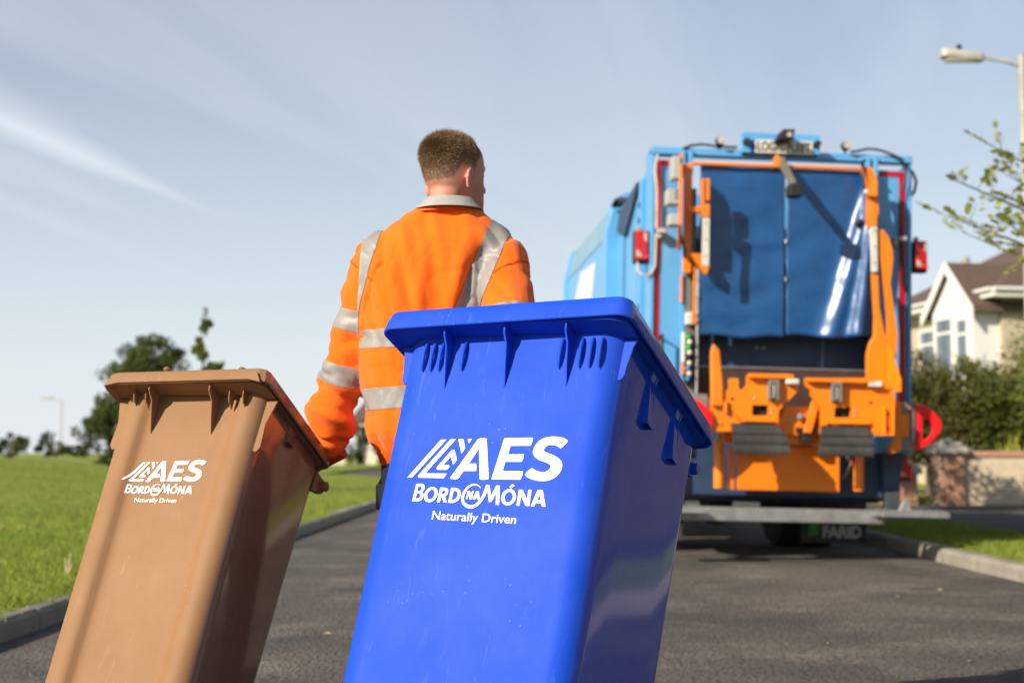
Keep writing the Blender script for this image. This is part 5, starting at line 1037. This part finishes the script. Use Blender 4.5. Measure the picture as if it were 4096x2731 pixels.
# gabled bay
by0, by1 = .15, 2.4; bx = -.72; mid_ = (by0 + by1) / 2
bay = build(MB().prism([(by0, -.2), (by1, -.2), (by1, 4.7), (mid_, 5.72), (by0, 4.7)], 'x', bx, .02), 'gabled_bay', M_whitew, ho)
gr_ = MB()
for sgn in (-1, 1):
    yo = mid_ + sgn * ((by1 - by0) / 2 + .35); gr_.add([(bx - .14, mid_, 5.92), (2.6, mid_, 5.92), (2.6, yo, 4.62), (bx - .14, yo, 4.62), (bx - .14, mid_, 5.82), (2.6, mid_, 5.82), (2.6, yo, 4.52), (bx - .14, yo, 4.52)], [(0, 1, 2, 3), (4, 7, 6, 5), (0, 3, 7, 4), (3, 2, 6, 7), (1, 5, 6, 2)])
build(gr_, 'bay_roof', M_roof, ho)
for sgn in (-1, 1):
    yo = mid_ + sgn * ((by1 - by0) / 2 + .36); build(MB().add([(bx - .19, mid_, 5.94), (bx - .19, yo, 4.60), (bx - .19, yo, 4.30), (bx - .19, mid_, 5.66), (bx - .145, mid_, 5.94), (bx - .145, yo, 4.60), (bx - .145, yo, 4.30), (bx - .145, mid_, 5.66)], [(0, 1, 2, 3), (7, 6, 5, 4), (0, 4, 5, 1), (1, 5, 6, 2), (2, 6, 7, 3), (3, 7, 4, 0)]), 'bargeboard', M_whitew, ho)
window(ho, by0 + .15, by0 + .85, 2.9, 4.4, bx - .02, 1); window(ho, by0 + 1.0, by1 - .2, 2.9, 4.5, bx - .02, 2); window(ho, 3.4, 4.7, 2.9, 4.4, -.02, 3); window(ho, 4.0, 5.3, .8, 2.1, -.02, 3); window(ho, by0 + .4, by1 - .4, .7, 2.2, bx - .02, 3)
build(MB().box(.75, 1.9, -.10, -.0, -.1, 4.84), 'corner_panel', M_whitew, ho, bevel=.01); build(MB().box(2.6, 3.6, -.10, 0, 2.6, 4.5), 'side_window_frame', M_whitew, ho, bevel=.01)
# a second roofline further up the road, and trees behind
tree('garden_tree', 'dark tree rising behind the truck between its lamp and the house', (14.2, 52, 0), 6.0, [((-.6, 0, 4.6), (1.3, 1.2, 1.5)), ((1.0, 0, 4.3), (1.6, 1.4, 1.4))], 3600, .2, M_l_dark, .14, clump=30)

# unseen tall hedge, added right of the picture to darken right-facing sides
hg = empty('added_hedge', (7.6, 5, .08), (0, 0, 0), 'unseen tall dark hedge added beside the pavement to block light from the right', 'hedge'); mb = MB()
for i in range(26): leaves(mb, blob_pts(420, (rnd.uniform(-.2, .2), -11 + i * .9, 1.7 + rnd.uniform(-.2, .3)), (.8, .9, 1.9), 12, .3), .24)
tag(build(mb, 'foliage', M_l_dark, hg, fix=False), kind='stuff'); build(MB().box(-.5, .5, -11.5, 12, 0, 2.9), 'branch_core', M_bark, hg)

# street lamps
M_lampg = mat('pale_lamp_column', (.46, .43, .36), rough=.6)
sl_ = empty('street_lamp', (8.03, 22.0, .15), (0, 0, 0), 'tall grey street lamp at the right with its head over the truck', 'street lamp')
build(MB().tube([(0, 0, 0), (0, 0, 1.3), (0, 0, 1.32), (0, 0, 7.0), (-.02, 0, 7.05)], [.085, .085, .06, .052, .05], 12), 'column', M_lampg, sl_, smooth=40); build(MB().tube([(0, 0, 6.85), (-.25, 0, 6.93), (-.66, 0, 7.0)], [.035, .03, .026], 8), 'arm', M_lampg, sl_, smooth=60)
hd = MB(); hd.loft([[Vector((x, y * w, z0 + zz)) for y, zz in ((-1, -.075), (1, -.075), (1, .0), (.7, .06), (-.7, .06), (-1, .0))] for x, w, z0 in ((-.60, .05, 7.0), (-.66, .10, 7.0), (-1.22, .12, 7.06), (-1.27, .08, 7.07))]); hdo = build(hd, 'lamp_head', M_lampg, sl_, bevel=.01)
build(MB().box(-1.2, -.70, -.09, .09, 6.925, 6.96), 'lamp_lens', mat('lamp_lens', (.55, .50, .36), rough=.3), hdo, bevel=.01); build(MB().cyl((-.98, 0, 7.1), (-.98, 0, 7.19), .04, 10), 'photocell', M_dk, hdo, smooth=40)
fl_ = empty('street_lamp', (-40.2, 127, .5), (0, 0, 0), 'distant thin street lamp beyond the lawn at the far left', 'street lamp'); build(MB().tube([(0, 0, 0), (0, 0, 5.2)], [.08, .06], 8), 'column', M_lampg, fl_, smooth=40); build(MB().tube([(0, 0, 5.15), (-.9, 0, 5.3)], .06, 6), 'arm', M_lampg, fl_); build(MB().box(-1.9, -.85, -.15, .15, 5.2, 5.42), 'lamp_head', M_lampg, fl_, bevel=.03)

# houses and trees glimpsed between the man's arm and body
dh = empty('house', (-11.4, 104, 0), (0, 0, R(-14)), 'distant cream house seen between the man\'s left arm and his body', 'house')
build(MB().box(0, 8, 0, 7, -.2, 3.3), 'wall', mat('pale_cream_render', (.62, .55, .44), rough=.9), dh); build(MB().add([(-.4, -.4, 3.3), (8.4, -.4, 3.3), (8.4, 7.4, 3.3), (-.4, 7.4, 3.3), (-.4, 3.5, 5.0), (8.4, 3.5, 5.0)], [(0, 1, 5, 4), (2, 3, 4, 5), (1, 2, 5), (3, 0, 4), (0, 3, 2, 1)]), 'roof', M_roof, dh); build(MB().box(.9, 1.7, 3.2, 3.9, 4.2, 6.0), 'chimney', M_render, dh)
for u_ in (1.2, 4.6): w_o = build(MB().box(u_, u_ + 1.3, -.06, .02, 1.0, 2.4), 'window', M_whitew, dh); build(MB().box(u_ + .1, u_ + 1.2, -.07, -.061, 1.1, 2.3), 'pane', M_glass, w_o)
bw = empty('boundary_wall', (-13.2, 96, 0), (0, 0, 0), 'low pale wall below the distant cream house', 'wall'); build(MB().box(0, 2.0, 0, .3, -.1, 1.15), 'wall', mat('pale_wall_render', (.60, .53, .42), rough=.9), bw, bevel=.02); build(MB().box(6.0, 9, 0, .3, -.1, .8), 'wall', M_render, bw, bevel=.02)
for i, (x, y, h_, m_, lb) in enumerate(((-13.6, 99, 3.6, M_l_dark, 'dark tree left of the distant cream house'), (-10.6, 98, 3.3, M_l_dark, 'near black evergreen in front of the distant cream house'), (-8.8, 98, 3.6, M_l_mid, 'green tree right of the distant cream house'), (-6.0, 100, 3.8, M_l_dark, 'dark tree furthest right beside the distant cream house'), (-15.8, 100, 3.0, M_l_shrub, 'olive tree furthest left in the distant row'))):
    tree('distant_tree', lb, (x, y, 0), h_, [((0, 0, h_ * .5), (.95, .9, h_ * .45))], 1300, .26, m_, .1, None, 'tree', 18)
# fallen leaves and bits on the road
for i, (x, y) in enumerate(((.98, 9.6), (1.95, 9.62), (3.35, 8.0), (1.55, 7.05), (2.05, 6.45), (1.30, 10.3), (2.5, 9.3), (2.9, 9.75), (.45, 10.2), (-.95, 7.4), (-.55, 6.6), (1.9, 10.4))):
    a = rnd.uniform(0, 6.28); s = rnd.uniform(.018, .028); mb = MB(); c_, s_n = math.cos(a) * s, math.sin(a) * s
    mb.add([(-c_, -s_n, .004), (s_n * .5, -c_ * .5, .012), (c_, s_n, .006), (-s_n * .5, c_ * .5, .014), (0, 0, .002)], [(0, 1, 4), (1, 2, 4), (2, 3, 4), (3, 0, 4)])
    o = build(mb, 'fallen_leaf', M_straw, None, fix=False, loc=(x, y, .001)); tag(o, 'small dry straw coloured leaf lying on the road', 'leaf', 'dry leaves scattered on the road')
